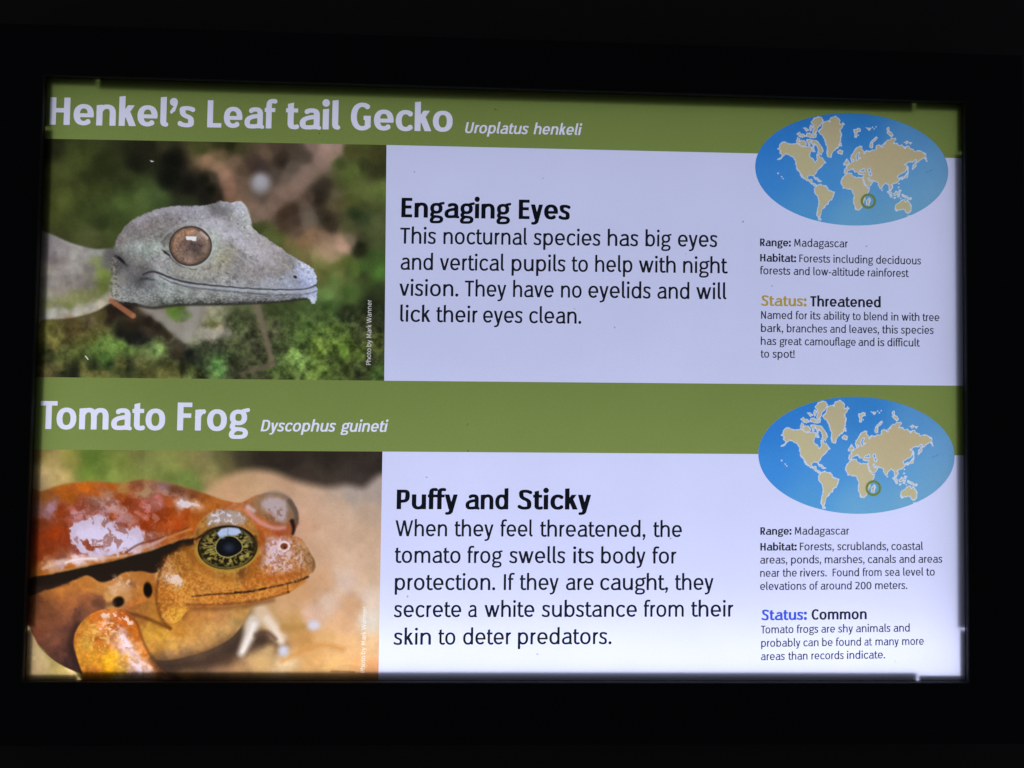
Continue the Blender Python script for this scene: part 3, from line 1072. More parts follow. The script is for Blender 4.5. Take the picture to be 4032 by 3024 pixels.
LINES = [   # object name, material, weight, cap height in px, words, crop, base line
    ("heading_lettering", M_TEXT, BOLD, 77, "Engaging 122 782|Eyes 827 1138", Z3, K3, (122, 482), (1138, 497)),
    ("body_lettering", M_TEXT_BODY, REG, 62.5, "This 115 330|nocturnal 374 878|species 916 1318|has 1360 1545|big 1588 1745|eyes 1783 2020", Z3, K3, (115, 640), (2020, 661)),
    ("body_lettering", M_TEXT_BODY, REG, 62.5, "and 118 312|vertical 353 741|pupils 784 1108|to 1145 1243|help 1285 1510|with 1548 1770|night 1813 2083", Z3, K3, (118, 797), (2083, 819)),
    ("body_lettering", M_TEXT_BODY, REG, 62.5, "vision. 110 465|They 503 752|have 792 1037|no 1080 1205|eyelids 1245 1620|and 1660 1852|will 1893 2075", Z3, K3, (110, 953), (2075, 975)),
    ("body_lettering", M_TEXT_BODY, REG, 62.5, "lick 115 297|their 332 580|eyes 613 850|clean. 890 1203", Z3, K3, (115, 1109), (1203, 1121)),
    ("heading_lettering", M_TEXT, BOLD, 77, "Puffy 85 417|and 460 693|Sticky 743 1143", Z4, K4, (85, 698), (1143, 700)),
    ("body_lettering", M_TEXT_BODY, REG, 62.5, "When 78 360|they 400 612|feel 650 826|threatened, 866 1440|the 1482 1638", Z4, K4, (78, 845), (1638, 850)),
    ("body_lettering", M_TEXT_BODY, REG, 62.5, "tomato 75 433|frog 470 662|swells 698 1003|its 1045 1158|body 1198 1440|for 1477 1608", Z4, K4, (75, 990), (1608, 994)),
    ("body_lettering", M_TEXT_BODY, REG, 62.5, "protection. 75 622|If 668 728|they 755 967|are 1007 1157|caught, 1193 1563|they 1600 1810", Z4, K4, (75, 1138), (1810, 1138)),
    ("body_lettering", M_TEXT_BODY, REG, 62.5, "secrete 70 437|a 475 523|white 563 835|substance 875 1393|from 1430 1648|their 1688 1918", Z4, K4, (70, 1286), (1918, 1283)),
    ("body_lettering", M_TEXT_BODY, REG, 62.5, "skin 68 272|to 312 405|deter 447 708|predators. 745 1255", Z4, K4, (68, 1436), (1255, 1432)),
    ("caption_lettering", M_TEXT_SMALL_BOLD, BOLD, 29.5, "Range: 212 492", Z6, K6, (212, 205), (1008, 218)),
    ("caption_lettering", M_TEXT_SMALL, SMALL, 30.5, "Madagascar 522 1008", Z6, K6, (212, 205), (1008, 218)),
    ("caption_lettering", M_TEXT_SMALL_BOLD, BOLD, 29.5, "Habitat: 213 540", Z6, K6, (213, 345), (1672, 373)),
    ("caption_lettering", M_TEXT_SMALL, SMALL, 30.5, "Forests 568 848|including 877 1240|deciduous 1265 1672", Z6, K6, (213, 345), (1672, 373)),
    ("caption_lettering", M_TEXT_SMALL, SMALL, 30.5, "forests 212 487|and 517 662|low-altitude 695 1160|rainforest 1188 1562", Z6, K6, (212, 461), (1562, 487)),
    ("status_lettering", M_GOLD, BOLD, 41, "Status: 222 635", Z6, K6, (222, 747), (1307, 762)),
    ("status_lettering", M_TEXT_SMALL_BOLD, BOLD, 41, "Threatened 668 1307", Z6, K6, (222, 747), (1307, 762)),
    ("caption_lettering", M_TEXT_SMALL, SMALL, 30.5, "Named 220 503|for 535 640|its 668 760|ability 788 1027|to 1052 1125|blend 1155 1368|in 1402 1467|with 1495 1658|tree 1686 1838", Z6, K6, (220, 865), (1838, 887)),
    ("caption_lettering", M_TEXT_SMALL, SMALL, 30.5, "bark, 220 423|branches 455 820|and 848 990|leaves, 1022 1292|this 1320 1463|species 1490 1787", Z6, K6, (220, 984), (1787, 1003)),
    ("caption_lettering", M_TEXT_SMALL, SMALL, 30.5, "has 218 360|great 390 592|camouflage 618 1080|and 1105 1250|is 1280 1340|difficult 1367 1663", Z6, K6, (218, 1101), (1663, 1117)),
    ("caption_lettering", M_TEXT_SMALL, SMALL, 30.5, "to 218 295|spot! 325 527", Z6, K6, (218, 1217), (527, 1220)),
    ("caption_lettering", M_TEXT_SMALL_BOLD, BOLD, 29.5, "Range: 215 498", Z8, K8, (215, 243), (1020, 241)),
    ("caption_lettering", M_TEXT_SMALL, SMALL, 30.5, "Madagascar 527 1020", Z8, K8, (215, 243), (1020, 241)),
    ("caption_lettering", M_TEXT_SMALL_BOLD, BOLD, 29.5, "Habitat: 215 545", Z8, K8, (215, 386), (1690, 380)),
    ("caption_lettering", M_TEXT_SMALL, SMALL, 30.5, "Forests, 573 882|scrublands, 912 1375|coastal 1403 1690", Z8, K8, (215, 386), (1690, 380)),
    ("caption_lettering", M_TEXT_SMALL, SMALL, 30.5, "areas, 213 460|ponds, 493 767|marshes, 798 1160|canals 1190 1445|and 1475 1618|areas 1648 1865", Z8, K8, (213, 505), (1865, 496)),
    ("caption_lettering", M_TEXT_SMALL, SMALL, 30.5, "near 213 388|the 418 545|rivers. 575 818|Found 870 1110|from 1142 1315|sea 1345 1480|level 1510 1693|to 1720 1797", Z8, K8, (213, 625), (1797, 613)),
    ("caption_lettering", M_TEXT_SMALL, SMALL, 30.5, "elevations 213 630|of 660 740|around 762 1043|200 1075 1223|meters. 1255 1548", Z8, K8, (213, 744), (1548, 735)),
    ("status_lettering", M_BLUE, BOLD, 41, "Status: 225 637", Z8, K8, (225, 1018), (1180, 1008)),
    ("status_lettering", M_TEXT_SMALL_BOLD, BOLD, 41, "Common 680 1180", Z8, K8, (225, 1018), (1180, 1008)),
    ("caption_lettering", M_TEXT_SMALL, SMALL, 30.5, "Tomato 220 515|frogs 545 740|are 768 892|shy 920 1055|animals 1083 1395|and 1423 1570", Z8, K8, (220, 1138), (1570, 1121)),
    ("caption_lettering", M_TEXT_SMALL, SMALL, 30.5, "probably 222 578|can 605 743|be 775 870|found 900 1128|at 1158 1228|many 1258 1470|more 1500 1697", Z8, K8, (222, 1260), (1697, 1241)),
    ("caption_lettering", M_TEXT_SMALL, SMALL, 30.5, "areas 220 437|than 468 643|records 677 972|indicate. 1000 1347", Z8, K8, (220, 1381), (1347, 1364)),
]

N_FILM = 0.00012
up, lo, L1_, R1_ = ul[0]
up2, lo2, L2_, R2_ = ul[1]
band1 = poly_band(None, E1, MAPS[0], L1_, R1_)
band2 = poly_band(E2, E3, MAPS[1], L2_, R2_)
fill_loops("title_band", [band1] + title1 + latin1, N_FILM, M_GREEN, sheet)["label"] = "green band behind the gecko's name"
fill_loops("title_band", [band2] + title2 + latin2, N_FILM, M_GREEN, sheet)["label"] = "green band behind the frog's name"
fill_loops("title_lettering", title1, N_FILM, M_WHITE_LETTER, sheet)
fill_loops("species_lettering", latin1, N_FILM, M_WHITE_LETTER, sheet)
fill_loops("title_lettering", title2, N_FILM, M_WHITE_LETTER, sheet)
fill_loops("species_lettering", latin2, N_FILM, M_WHITE_LETTER, sheet)
white1 = poly_white(E1, [(EX, E2.t(EX)), tuple(E2.p[1])], MAPS[0], L1_, R1_)
white2 = poly_white(E3, [(EX, BOT), tuple(b4)], MAPS[1], L2_, R2_)
fill_loops("text_panel", [white1], N_FILM, M_PAPER, sheet)
fill_loops("text_panel", [white2], N_FILM, M_PAPER, sheet)
for nm, mat, wt, cap, tx, og, sc, b0, b1 in LINES:
    fill_loops(nm, set_line(words(tx), og, sc, b0, b1, cap, wt), N_FILM * 2, mat, sheet)

# dust and tiny scratches on the print
def specks(name, pts, mat):
    vs, fc = [], []
    rnd = random.Random(4)
    for x, y, r in pts:
        c = to_sheet([(x, y)])[0]
        k = r * 0.000163
        a0, el = rnd.uniform(0, 3.1), rnd.uniform(.35, 1)
        i0 = len(vs)
        for j in range(7):
            a = j * 2 * math.pi / 7
            u, w = k * math.cos(a), k * el * math.sin(a) * rnd.uniform(.7, 1.1)
            vs.append(P3(c[0] + u * math.cos(a0) - w * math.sin(a0), c[1] + u * math.sin(a0) + w * math.cos(a0), N_FILM * 2.5))
        fc.append(tuple(range(i0, i0 + 7)))
    o = mesh_obj(name, vs, fc, mat, sheet)
    o["kind"] = "stuff"
specks("dust", [(2138, 702, 5), (1632, 677, 4), (1951, 431, 6), (1257, 525, 5), (2116, 2575, 5), (1843, 1775, 4), (2262, 1216, 4), (1605, 2348, 5), (3411, 970, 5),
                (3040, 1127, 4), (2700, 1000, 4), (2050, 2690, 5), (3523, 2603, 4), (2925, 873, 5), (1680, 1879, 5), (2640, 2120, 4), (1841, 1671, 5), (2420, 1290, 4), (3610, 1350, 4)],
       film("dust_film", (0.62, 0.62, 0.64)))

# ------------------------------------------------------------------ world maps
AX = np.array((2960.0, 420.0))
KA = 460 / 1590.0
def Cx(*p):
    return [(x + 1175.0, y) for x, y in p]
LAND = [
    [(345,570),(375,558),(375,520),(425,475),(470,490),(530,510),(605,500),(640,515),(680,545),(740,545),(800,545),(822,565),(815,600),(795,640),(782,660),(800,690),(840,715),(855,757),(872,750),(885,715),(875,680),(880,650),(905,650),(930,690),(955,685),(980,735),(1003,765),(970,790),(925,835),(895,870),(862,915),(850,940),(860,968),(846,965),(833,940),(800,930),(765,945),(760,968),(775,1003),(798,988),(822,1000),(822,1022),(850,1045),(885,1066),(872,1080),(845,1075),(810,1040),(770,1016),(735,1002),(712,982),(690,940),(655,900),(620,860),(600,820),(600,770),(590,730),(560,685),(510,660),(460,650),(440,664),(420,692),(385,718),(345,732),(348,718),(400,682),(412,655),(375,635),(385,600),(350,582)],
    [(650,900),(667,908),(694,972),(680,972),(655,930)],
    [(845,965),(880,965),(910,990),(947,1020),(930,1025),(893,1010),(862,988)],
    [(905,135),(945,150),(972,185),(952,225),(925,260),(895,290),(890,330),(862,378),(828,372),(835,320),(852,290),(818,282),(842,258),(800,218),(820,195),(850,160)],
    [(788,252),(826,265),(820,310),(800,338),(783,300)],
    [(742,370),(790,358),(830,390),(888,373),(872,417),(800,424),(738,402)],
    [(608,375),(650,347),(668,378),(702,368),(728,400),(690,424),(648,402)],
    [(703,287),(737,287),(778,325),(750,343)],
    [(603,470),(630,413),(657,440),(642,478),(670,458),(722,468),(748,522),(700,548),(655,522),(640,505),(613,502)],
    [(738,458),(792,438),(802,480),(780,543),(763,500)],
    [(813,458),(857,457),(902,478),(937,520),(957,575),(977,600),(946,658),(920,642),(893,630),(905,590),(890,542),(852,512),(842,560),(863,612),(828,612),(818,570),(833,530),(808,500)],
    [(968,207),(1040,185),(1060,205),(1063,155),(1095,143),(1130,130),(1172,150),(1197,190),(1190,238),(1220,243),(1240,218),(1259,245),(1227,290),(1200,320),(1217,370),(1215,440),(1192,500),(1187,545),(1140,580),(1097,620),(1077,692),(1033,677),(1018,620),(1030,560),(1003,500),(998,460),(960,400),(903,340),(950,290),(963,240)],
    [(1163,610),(1200,588),(1242,610),(1227,648),(1183,642)],
    [(1190,497),(1217,488),(1217,542),(1195,538)],
    [(880,1075),(930,1058),(985,1070),(1032,1100),(1037,1130),(1085,1150),(1124,1165),(1112,1210),(1092,1270),(1047,1292),(1030,1332),(985,1372),(952,1410),(937,1465),(925,1502),(905,1512),(888,1480),(888,1430),(903,1350),(908,1270),(903,1227),(868,1190),(848,1140),(858,1100)],
    [(903,1520),(925,1513),(948,1542),(908,1543)],
    [(1383,340),(1395,308),(1430,310),(1440,293),(1477,298),(1472,332),(1440,347),(1427,417),(1403,417),(1398,370)],
    Cx((378,290),(410,294),(442,290),(420,323),(400,312)),
    Cx((658,300),(685,278),(702,310),(692,335),(722,350),(742,385),(725,412),(698,390),(658,350),(678,335)),
    Cx((428,547),(438,490),(470,453),(520,413),(542,425),(500,462),(472,490),(462,530),(472,562),(443,562)),
    Cx((903,490),(930,458),(957,490),(930,507)), Cx((963,488),(1000,490),(978,514)),
    Cx((175,755),(172,690),(175,660),(205,640),(220,600),(260,550),(305,535),(330,545),(322,575),(345,600),(350,632),(362,640),(365,610),(400,600),(430,605),(490,590),(520,575),(515,545),(550,515),(580,530),(590,550),(612,557),(600,525),(635,505),(640,480),(670,455),(700,455),(720,428),(777,430),(782,460),(755,500),(785,500),(835,525),(857,513),(880,545),(915,565),(930,540),(960,540),(985,570),(1030,580),(1040,605),(1122,600),(1150,625),(1187,640),(1197,670),(1187,690),(1210,748),(1195,748),(1170,695),(1140,715),(1120,732),(1075,760),(1060,715),(1030,735),(1010,755),(950,755),(903,790),(940,805),(935,840),(910,880),(880,910),(830,930),(808,940),(832,990),(825,1010),(790,1045),(745,1050),(735,1070),(747,1105),(720,1122),(715,1147),(703,1150),(693,1100),(690,1070),(665,1060),(650,1040),(625,1060),(597,1085),(592,1115),(570,1122),(550,1080),(545,1050),(510,1020),(465,1005),(440,1005),(415,970),(405,982),(425,1012),(472,1020),(467,1050),(430,1077),(385,1092),(360,1040),(340,990),(333,955),(345,925),(300,922),(268,918),(262,900),(240,884),(228,900),(222,880),(195,848),(160,858),(135,880),(115,907),(85,912),(80,850),(118,845),(105,815),(130,790),(160,770)),
    Cx((80,792),(78,765),(105,745),(100,725),(125,710),(137,740),(152,767),(130,782),(100,792)),
    Cx((938,800),(952,820),(957,900),(937,967),(890,983),(838,988),(835,968),(895,955),(928,918),(943,880)),
    Cx((1050,740),(1067,765),(1052,820),(1020,853),(1008,842),(1025,790)),
    Cx((45,1000),(70,950),(110,912),(180,905),(200,935),(240,965),(270,955),(325,965),(337,1000),(362,1062),(390,1097),(437,1105),(422,1145),(400,1180),(360,1230),(370,1265),(340,1310),(325,1367),(290,1407),(240,1402),(225,1350),(203,1270),(213,1200),(188,1150),(180,1127),(120,1122),(75,1112),(45,1060),(36,1030)),
    Cx((418,1243),(437,1270),(412,1347),(378,1337),(383,1295)),
    Cx((668,1155),(690,1148),(722,1180),(738,1227),(720,1233),(700,1197)),
    Cx((753,1190),(775,1160),(800,1148),(812,1180),(795,1207),(770,1217)),
    Cx((748,1238),(785,1238),(782,1254),(755,1252)),
    Cx((813,1190),(852,1178),(830,1202),(838,1225),(808,1233)),
    Cx((868,1193),(900,1208),(930,1215),(960,1238),(998,1238),(992,1267),(950,1257),(920,1242),(880,1217)),
    Cx((778,1340),(785,1325),(830,1305),(850,1280),(880,1268),(912,1268),(905,1285),(925,1302),(940,1268),(957,1300),(982,1330),(999,1370),(987,1420),(960,1457),(930,1447),(900,1410),(860,1400),(820,1415),(778,1422)),
    Cx((943,1483),(977,1483),(965,1507)),
    Cx((826,1130),(858,1145),(845,1165),(822,1165)),
]
SPOTS = [(358,907,13),(405,955,11),(425,980,11),(1450,390,9)] + [(x + 1175, y, r) for x, y, r in
        ((465,280,9),(490,305,11),(515,278,9),(597,1138,12),(825,1050,12),(820,1098,15),(848,1250,9),(875,992,9))]
SEAS = [
    Cx((252,700),(240,682),(258,640),(285,628),(282,650),(264,682),(275,702),(306,700),(270,720),(245,732)),
    Cx((405,850),(425,838),(440,860),(430,890),(455,915),(445,942),(425,930),(420,895),(405,870)),
    Cx((290,880),(305,858),(330,862),(345,845),(360,858),(365,880),(330,885)),
    Cx((188,735),(205,722),(212,742),(196,752)),
    Cx((820,958),(838,950),(845,966),(830,980)),
]

def map_colors(U, V):
    """seen colours of the map at ellipse coordinates U, V (-1..1), as under the brighter light of the lower map"""
    c, rx, ry = MAPS[0]
    px = to_pixel(np.stack([(c[0] + U * rx).ravel(), (c[1] + V * ry).ravel()], 1))
    A = (px - AX) / KA
    X, Y = A[:, 0].reshape(U.shape), A[:, 1].reshape(U.shape)
    cv = Canvas(X, Y)
    ocean = cv.field([(250, 500, 50, 126, 212), (700, 100, 48, 124, 206), (300, 1000, 62, 138, 218), (1500, 300, 52, 128, 205), (1000, 1000, 72, 144, 216),
                      (700, 1450, 82, 152, 212), (1350, 1550, 106, 166, 210), (2000, 1400, 112, 166, 200), (2500, 1200, 114, 164, 204), (2550, 800, 106, 160, 210), (2200, 450, 88, 148, 206), (1900, 1150, 92, 154, 212)], 260)
    cv.c = ocean
    wx = (fbm(X, Y, 26, 3, 5) - .5) * 26
    wy = (fbm(X, Y, 26, 3, 9) - .5) * 26
    D = np.full(X.shape, 60.0)
    for P in LAND:
        D = np.minimum(D, sdf(np.array(P, float), X + wx, Y + wy, 60))
    for x, y, r in SPOTS:
        D = np.minimum(D, np.hypot(X + wx * .4 - x, Y + wy * .4 - y) - r * .55)
    for P in SEAS:
        D = np.maximum(D, -sdf(np.array(P, float), X + wx * .6, Y + wy * .6, 60))
    cv.mix(smooth(7.5, 1.5, D) * .92, (208, 216, 238))
    landc = cv.field([(600, 700, 190, 182, 146), (1200, 300, 184, 174, 142), (1900, 700, 186, 172, 138), (950, 1200, 188, 180, 148), (1400, 1150, 192, 182, 150), (2070, 1380, 184, 178, 142)], 300)
    cv.mix(smooth(-5.5, -11, D), landc)
    # the marked island and the ring round it
    cv.mix(smooth(9, 5, np.hypot(X - 1580, Y - 1293)), (84, 112, 84))
    r = np.hypot(X - 1584, Y - 1287)
    cv.mix(smooth(107, 101, r) * smooth(70, 76, r), (108, 130, 62))
    # a small scuff
    d, t = line_dist(np.array([(2365, 903), (2400, 885), (2450, 865)]), X + wx, Y + wy, 30)
    cv.mix(smooth(9, 2, d) * .35, (60, 100, 130))
    cv.c += (fbm(X, Y, 9, 2, 40)[..., None] - .5) * 9
    return cv.c

NU, NV = 400, 240
a_, b_ = np.meshgrid(np.linspace(-1, 1, NU), np.linspace(-1, 1, NV))
U_ = a_ * np.sqrt(1 - b_ * b_ / 2)
V_ = b_ * np.sqrt(1 - a_ * a_ / 2)
mc = map_colors(U_, V_)
MAP_INK = ink(mc, lin((249,) * 3)[0])
for (c, rx, ry), lab in zip(MAPS, ("oval world map in the gecko's section", "oval world map in the frog's section")):
    vs = np.stack([c[0] + U_.ravel() * rx, np.full(U_.size, -N_FILM * 1.5), c[1] + V_.ravel() * ry], 1)
    o = grid_mesh("world_map", vs, NU, NV, MAP_INK, M_PRINT, sheet)
    o["label"] = lab

# ------------------------------------------------------------------ the two printed photographs
def photo(name, corners, origin, scale, painter, level, credit, nu, nv, label):
    """corners on the sheet: top left, top right, bottom right, bottom left"""
    tl, tr, br, bl = [np.asarray(c, float) for c in corners]
    # finer cells where the small credit line is printed
    cp = np.concatenate(credit)
    lo, hi = cp.min(0), cp.max(0)
    fu = lambda s: (s - tl[0]) / (tr[0] - tl[0])
    fv = lambda t: (t - bl[1]) / (tl[1] - bl[1])
    ga = np.unique(np.concatenate([np.linspace(0, 1, nu), np.linspace(fu(lo[0]) - .012, fu(hi[0]) + .012, 64)]))
    gb = np.unique(np.concatenate([np.linspace(0, 1, nv), np.linspace(fv(lo[1]) - .01, min(1, fv(hi[1]) + .01), 200)]))[::-1]
    nu, nv = len(ga), len(gb)
    a, b = np.meshgrid(ga, gb)                                          # b: 1 at the top
    st = ((1 - a)[..., None] * (b[..., None] * tl + (1 - b)[..., None] * bl) + a[..., None] * (b[..., None] * tr + (1 - b)[..., None] * br))
    px = to_pixel(st.reshape(-1, 2))
    q = (px - np.array(origin)) / scale
    X, Y = q[:, 0].reshape(a.shape).astype(np.float32), q[:, 1].reshape(a.shape).astype(np.float32)
    rgb = painter(X, Y)
    # white credit line running up the right side
    d = sdf(credit, st[..., 0], st[..., 1], .002)
    al = smooth(.00010, -.00010, d) * .85
    rgb = rgb * (1 - al[..., None]) + np.array((226, 226, 228)) * al[..., None]
    vs = np.stack([st[..., 0].ravel(), np.full(a.size, -N_FILM), st[..., 1].ravel()], 1)
    o = grid_mesh(name, vs, nu, nv, ink(rgb, level), M_PRINT, sheet)
    o["label"] = label
    fill_loops("credit_lettering", credit, N_FILM * 2, M_CLEAR, sheet)
    return o

def credit_line(base_px, end_px, cap_px):
    A, B = to_sheet([base_px, end_px])
    d = (B - A)
    ln = np.linalg.norm(d)
    d = d / ln
    nrm = np.array([-d[1], d[0]])
    cap = cap_px * ln / np.linalg.norm(np.array(end_px) - np.array(base_px))
    out = []
    x, k, lps_all = 0.0, cap / CAP, []
    for wd in ("Photo", "by", "Mark", "Wanner"):
        lp = word_loops(wd, 84.0)
        hi = max(P[:, 0].max() for P in lp)
        lps_all += [P + (x, 0) for P in lp]
        x += hi + 190
    hi = max(P[:, 0].max() for P in lps_all)
    lo = min(P[:, 0].min() for P in lps_all)
    for P in lps_all:
        f = (P[:, 0] - lo) / (hi - lo) * ln
        out.append(A + d * f[:, None] + nrm * (P[:, 1] * k)[:, None])
    return out
credit1 = credit_line((1460.5, 1437), (1463.5, 1181), 18.5)
credit2 = credit_line((1436.5, 2648), (1443.5, 2388), 18.0)

def tri(txt, ox, oy, k):
    """'x,y:r,g,b ...' measured on an enlarged crop -> control points in picture coordinates"""
    out = []
    for w in txt.split():
        a, c = w.split(':')
        x, y = map(float, a.split(','))
        out.append((ox + k * x, oy + k * y, *map(float, c.split(','))))
    return out

def paint_gecko(X, Y):
    cv = Canvas(X, Y)
    # --- out of focus moss, hollow and branch: colours of the print
    left_top = tri("""100,380:40,48,28 250,420:62,76,36 150,560:70,84,40 300,560:50,62,31 180,650:82,100,46 420,480:45,55,29 560,480:30,34,24 640,390:38,40,28 760,460:22,24,21 740,560:22,26,20
        860,600:26,26,23 940,650:34,34,29 600,640:82,108,56 560,600:66,88,46 680,670:72,98,54 300,720:58,74,36 200,800:62,76,37 380,800:50,64,33 450,760:60,80,40 150,880:58,68,36 330,880:80,92,54 700,370:56,58,40
        480,690:74,100,48 520,560:54,66,34 380,650:64,80,38 250,620:66,80,38 120,740:72,86,40 420,870:70,88,44 860,690:50,62,40""", 0, 0, 1)
    branch = tri("""0,60:70,80,40 200,40:55,62,32 350,40:42,48,25 450,80:70,72,45 50,230:160,135,105 150,300:155,130,105 280,420:160,132,112 350,520:160,125,108 330,640:145,115,98 420,720:130,108,88 100,450:70,65,52 30,470:22,28,20 100,600:20,24,16 180,680:45,42,32
        200,150:110,98,72 400,250:110,95,78 500,350:92,80,66 450,500:115,100,86 600,250:78,66,58 650,300:66,56,54 700,640:105,96,92 560,600:110,98,84 730,320:70,62,60 800,150:112,98,82 900,100:85,74,62 980,250:50,45,38 970,180:60,52,44 900,400:85,78,72 1050,450:108,100,92
        1100,330:95,90,82 1230,150:75,70,62 1280,200:82,76,68 1150,100:78,70,60 1350,60:130,115,108 1550,60:165,145,140 1680,60:160,142,135 1500,150:155,135,128 1600,150:145,128,115 1450,250:140,124,118 1300,350:132,118,110 1250,450:135,120,112 1150,530:138,122,112 1000,650:135,118,108
        1100,620:130,112,102 850,800:128,112,102 750,880:130,115,105 650,950:120,106,96 900,730:122,106,96 620,800:125,108,95 750,700:95,86,78 1000,900:72,58,45 1120,850:70,56,44 1150,1000:74,64,54 1050,1050:80,68,54 1180,1120:95,82,70 1300,900:108,104,94 1320,1000:112,106,96 1280,800:105,94,84
        1350,700:85,74,64 1450,650:48,44,36 1430,720:44,40,32 1500,560:58,54,44 1550,950:52,48,36 1480,880:60,56,46 1600,1040:62,56,44 1620,800:88,84,62 1650,650:100,98,78 1700,750:85,86,52 1500,1180:150,130,108 1350,1160:140,116,92 1700,1250:182,157,140 1780,1300:180,154,140 1600,1300:165,145,122
        1500,1380:165,145,120 1250,1220:130,108,78 1450,1450:150,138,108 1600,1420:150,140,112 1850,1230:125,118,100 1950,1280:28,34,20 1930,1350:38,46,28 2020,1200:70,80,48 650,1080:62,78,38 800,1150:98,115,62 900,1230:100,122,60 700,1060:70,84,42 950,1330:88,108,48 1050,1300:118,112,70
        1100,1400:105,112,62 1250,1450:112,112,70 1300,1550:108,108,58 1500,1550:120,125,72 1450,1630:115,120,68 1650,1550:100,115,58 1800,1500:85,105,45 2000,1550:70,110,50 2150,1600:72,125,50 1900,1600:85,115,50 1700,1640:130,140,75 1800,100:75,85,40 2000,80:78,88,42 2150,150:72,78,42
        1700,250:70,88,45 1880,350:88,110,52 1800,450:85,108,50 2000,300:55,65,35 2150,350:58,64,36 1900,550:95,115,58 2050,650:98,118,62 1750,550:88,102,55 2200,600:90,112,55 1850,720:80,92,45 2000,800:75,92,50 1900,900:45,62,35 2000,950:60,78,48 2150,1000:85,100,62 2100,1100:75,92,55
        1800,1050:80,90,55 2150,1250:70,85,50 2150,1400:60,90,42""", 926.6, 359.6, .43764)
    moss = tri("""150,950:105,105,52 80,1000:112,118,60 300,960:85,78,45 450,1000:82,76,42 350,1050:68,62,35 550,1000:95,90,52 700,970:108,110,62 750,850:88,86,48 620,1060:95,98,50 800,1000:100,108,58 200,1100:120,125,65 350,1150:68,70,38 480,1130:78,82,40 600,1150:92,112,52 800,1130:112,150,72
        900,1180:120,168,80 1000,1230:108,154,70 700,1200:102,144,66 1150,1240:102,142,70 1300,1250:112,144,82 1480,1210:122,164,90 1420,1290:105,138,80 450,1260:85,105,52 300,1230:82,92,50 150,1200:112,112,58 100,1280:60,68,38 150,1340:52,62,36 300,1340:90,105,55 600,1320:72,95,48 800,1330:68,104,46
        650,1440:42,58,34 850,1450:40,62,34 400,1480:42,48,32 400,1550:30,34,28 200,1450:95,100,58 130,1550:92,90,55 550,1500:100,105,55 650,1540:112,120,62 800,1560:105,110,58 1000,1420:92,100,52 1100,1480:38,48,28 1130,1400:62,72,45 1250,1480:62,70,40 1350,1530:85,90,48 1250,1420:105,112,65
        1550,1500:105,112,58 1650,1560:115,125,65 1500,1440:62,70,40 1850,1570:118,145,78 1980,1580:40,48,32 1800,1500:45,52,32 1200,1350:105,118,68 900,800:40,32,28 850,920:42,36,30 1050,680:38,30,24 1150,950:40,36,28 1000,1050:28,28,28 1200,1100:26,27,30 1300,1170:24,26,30 1100,1120:24,25,27
        1350,900:36,32,26 1450,1000:40,36,30 1550,1100:50,44,36 1320,1040:62,56,48 1150,900:62,55,38 1700,1180:62,60,48 1350,730:120,112,105 1500,830:135,132,130 1650,960:148,148,142 1750,1050:150,150,142 1850,950:152,152,148 1900,820:140,142,145 2000,780:135,138,132 2150,780:160,170,145
        1700,780:95,136,55 1650,730:90,130,50 1800,850:120,130,112 2100,1050:165,168,158 2200,1000:150,148,135 2150,930:100,108,62 1900,1150:130,140,115 1800,1120:135,140,128 2000,1200:90,105,78 1950,1250:40,50,40 1850,1300:22,28,26 2100,1300:60,78,52 2150,1440:95,154,80 1700,1300:62,60,45 2100,1450:70,90,60 2000,1350:45,58,42
        250,800:120,118,90 600,900:100,96,70""", 41.5, 940.4, .43764)
    right_low = tri("""1560,1010:104,124,60 1650,1100:104,142,74 1600,1190:116,160,86 1580,1060:76,102,42 1720,1180:78,114,53 1800,1080:60,76,43 1850,1250:44,54,35 1700,1300:44,56,36 1850,1050:68,94,42 1850,1550:48,58,36 1640,1390:88,120,54
        1150,1500:70,82,55 1250,1450:60,66,49 1560,1480:106,140,58 1680,1480:94,134,50 1800,1400:66,76,48 1880,1450:78,96,49 1700,1600:68,86,43 1880,1600:62,90,43 1100,1330:74,90,58 1000,1300:118,132,104 1400,1350:62,82,46 1500,1280:72,100,54 1350,1270:60,78,44
        1040,1440:80,92,66 1100,1600:52,60,42 1200,1560:64,72,50 1440,1540:134,182,94 1400,1610:84,112,56 1010,1580:94,150,80 950,1500:46,54,40 1560,1590:92,124,54 1300,1390:82,92,64 1480,1400:70,100,48 1760,1500:80,104,46 1620,1250:70,104,52 1720,1060:84,110,58 1900,1180:52,66,40 1900,1330:48,58,38 1330,1480:56,70,44 1470,1480:60,84,42 1620,1550:70,92,44 1780,1620:48,60,36""", 0, 0, 1)
    wx, wy = (fbm(X, Y, 70, 3, 15) - .5) * 46, (fbm(X, Y, 70, 3, 16) - .5) * 46
    near = smooth(1180, 1420, Y)
    cv.X, cv.Y = X + wx * (.35 + .65 * near), Y + wy * (.35 + .65 * near)
    cv.c = cv.field(left_top + branch + moss + right_low, 24, 2)
    cv.X, cv.Y = X, Y
    cv.c = cv.c * np.array((1.02, .97, .96))
    green = smooth(2, 22, cv.c[..., 1] - cv.c[..., 2])
    big, fine = fbm(X, Y, 120, 3, 11) - .5, fbm(X, Y, 30, 4, 21) - .5
    right = .55 + .45 * smooth(700, 1200, X)
    cv.gain(1 + green * (big * .38 + fine * (.10 + 1.15 * near * right)))
    tuft = smooth(.58, .78, fbm(X + Y * .35, Y - X * .2, 40, 4, 77)) * near * green * right
    cv.mix(tuft * .34, (128, 158, 82))
    cv.blob(1240, 580, 84, 84, (150, 152, 166), .95, 0, .25)
    cv.blob(1238, 572, 50, 52, (164, 167, 184), .8)
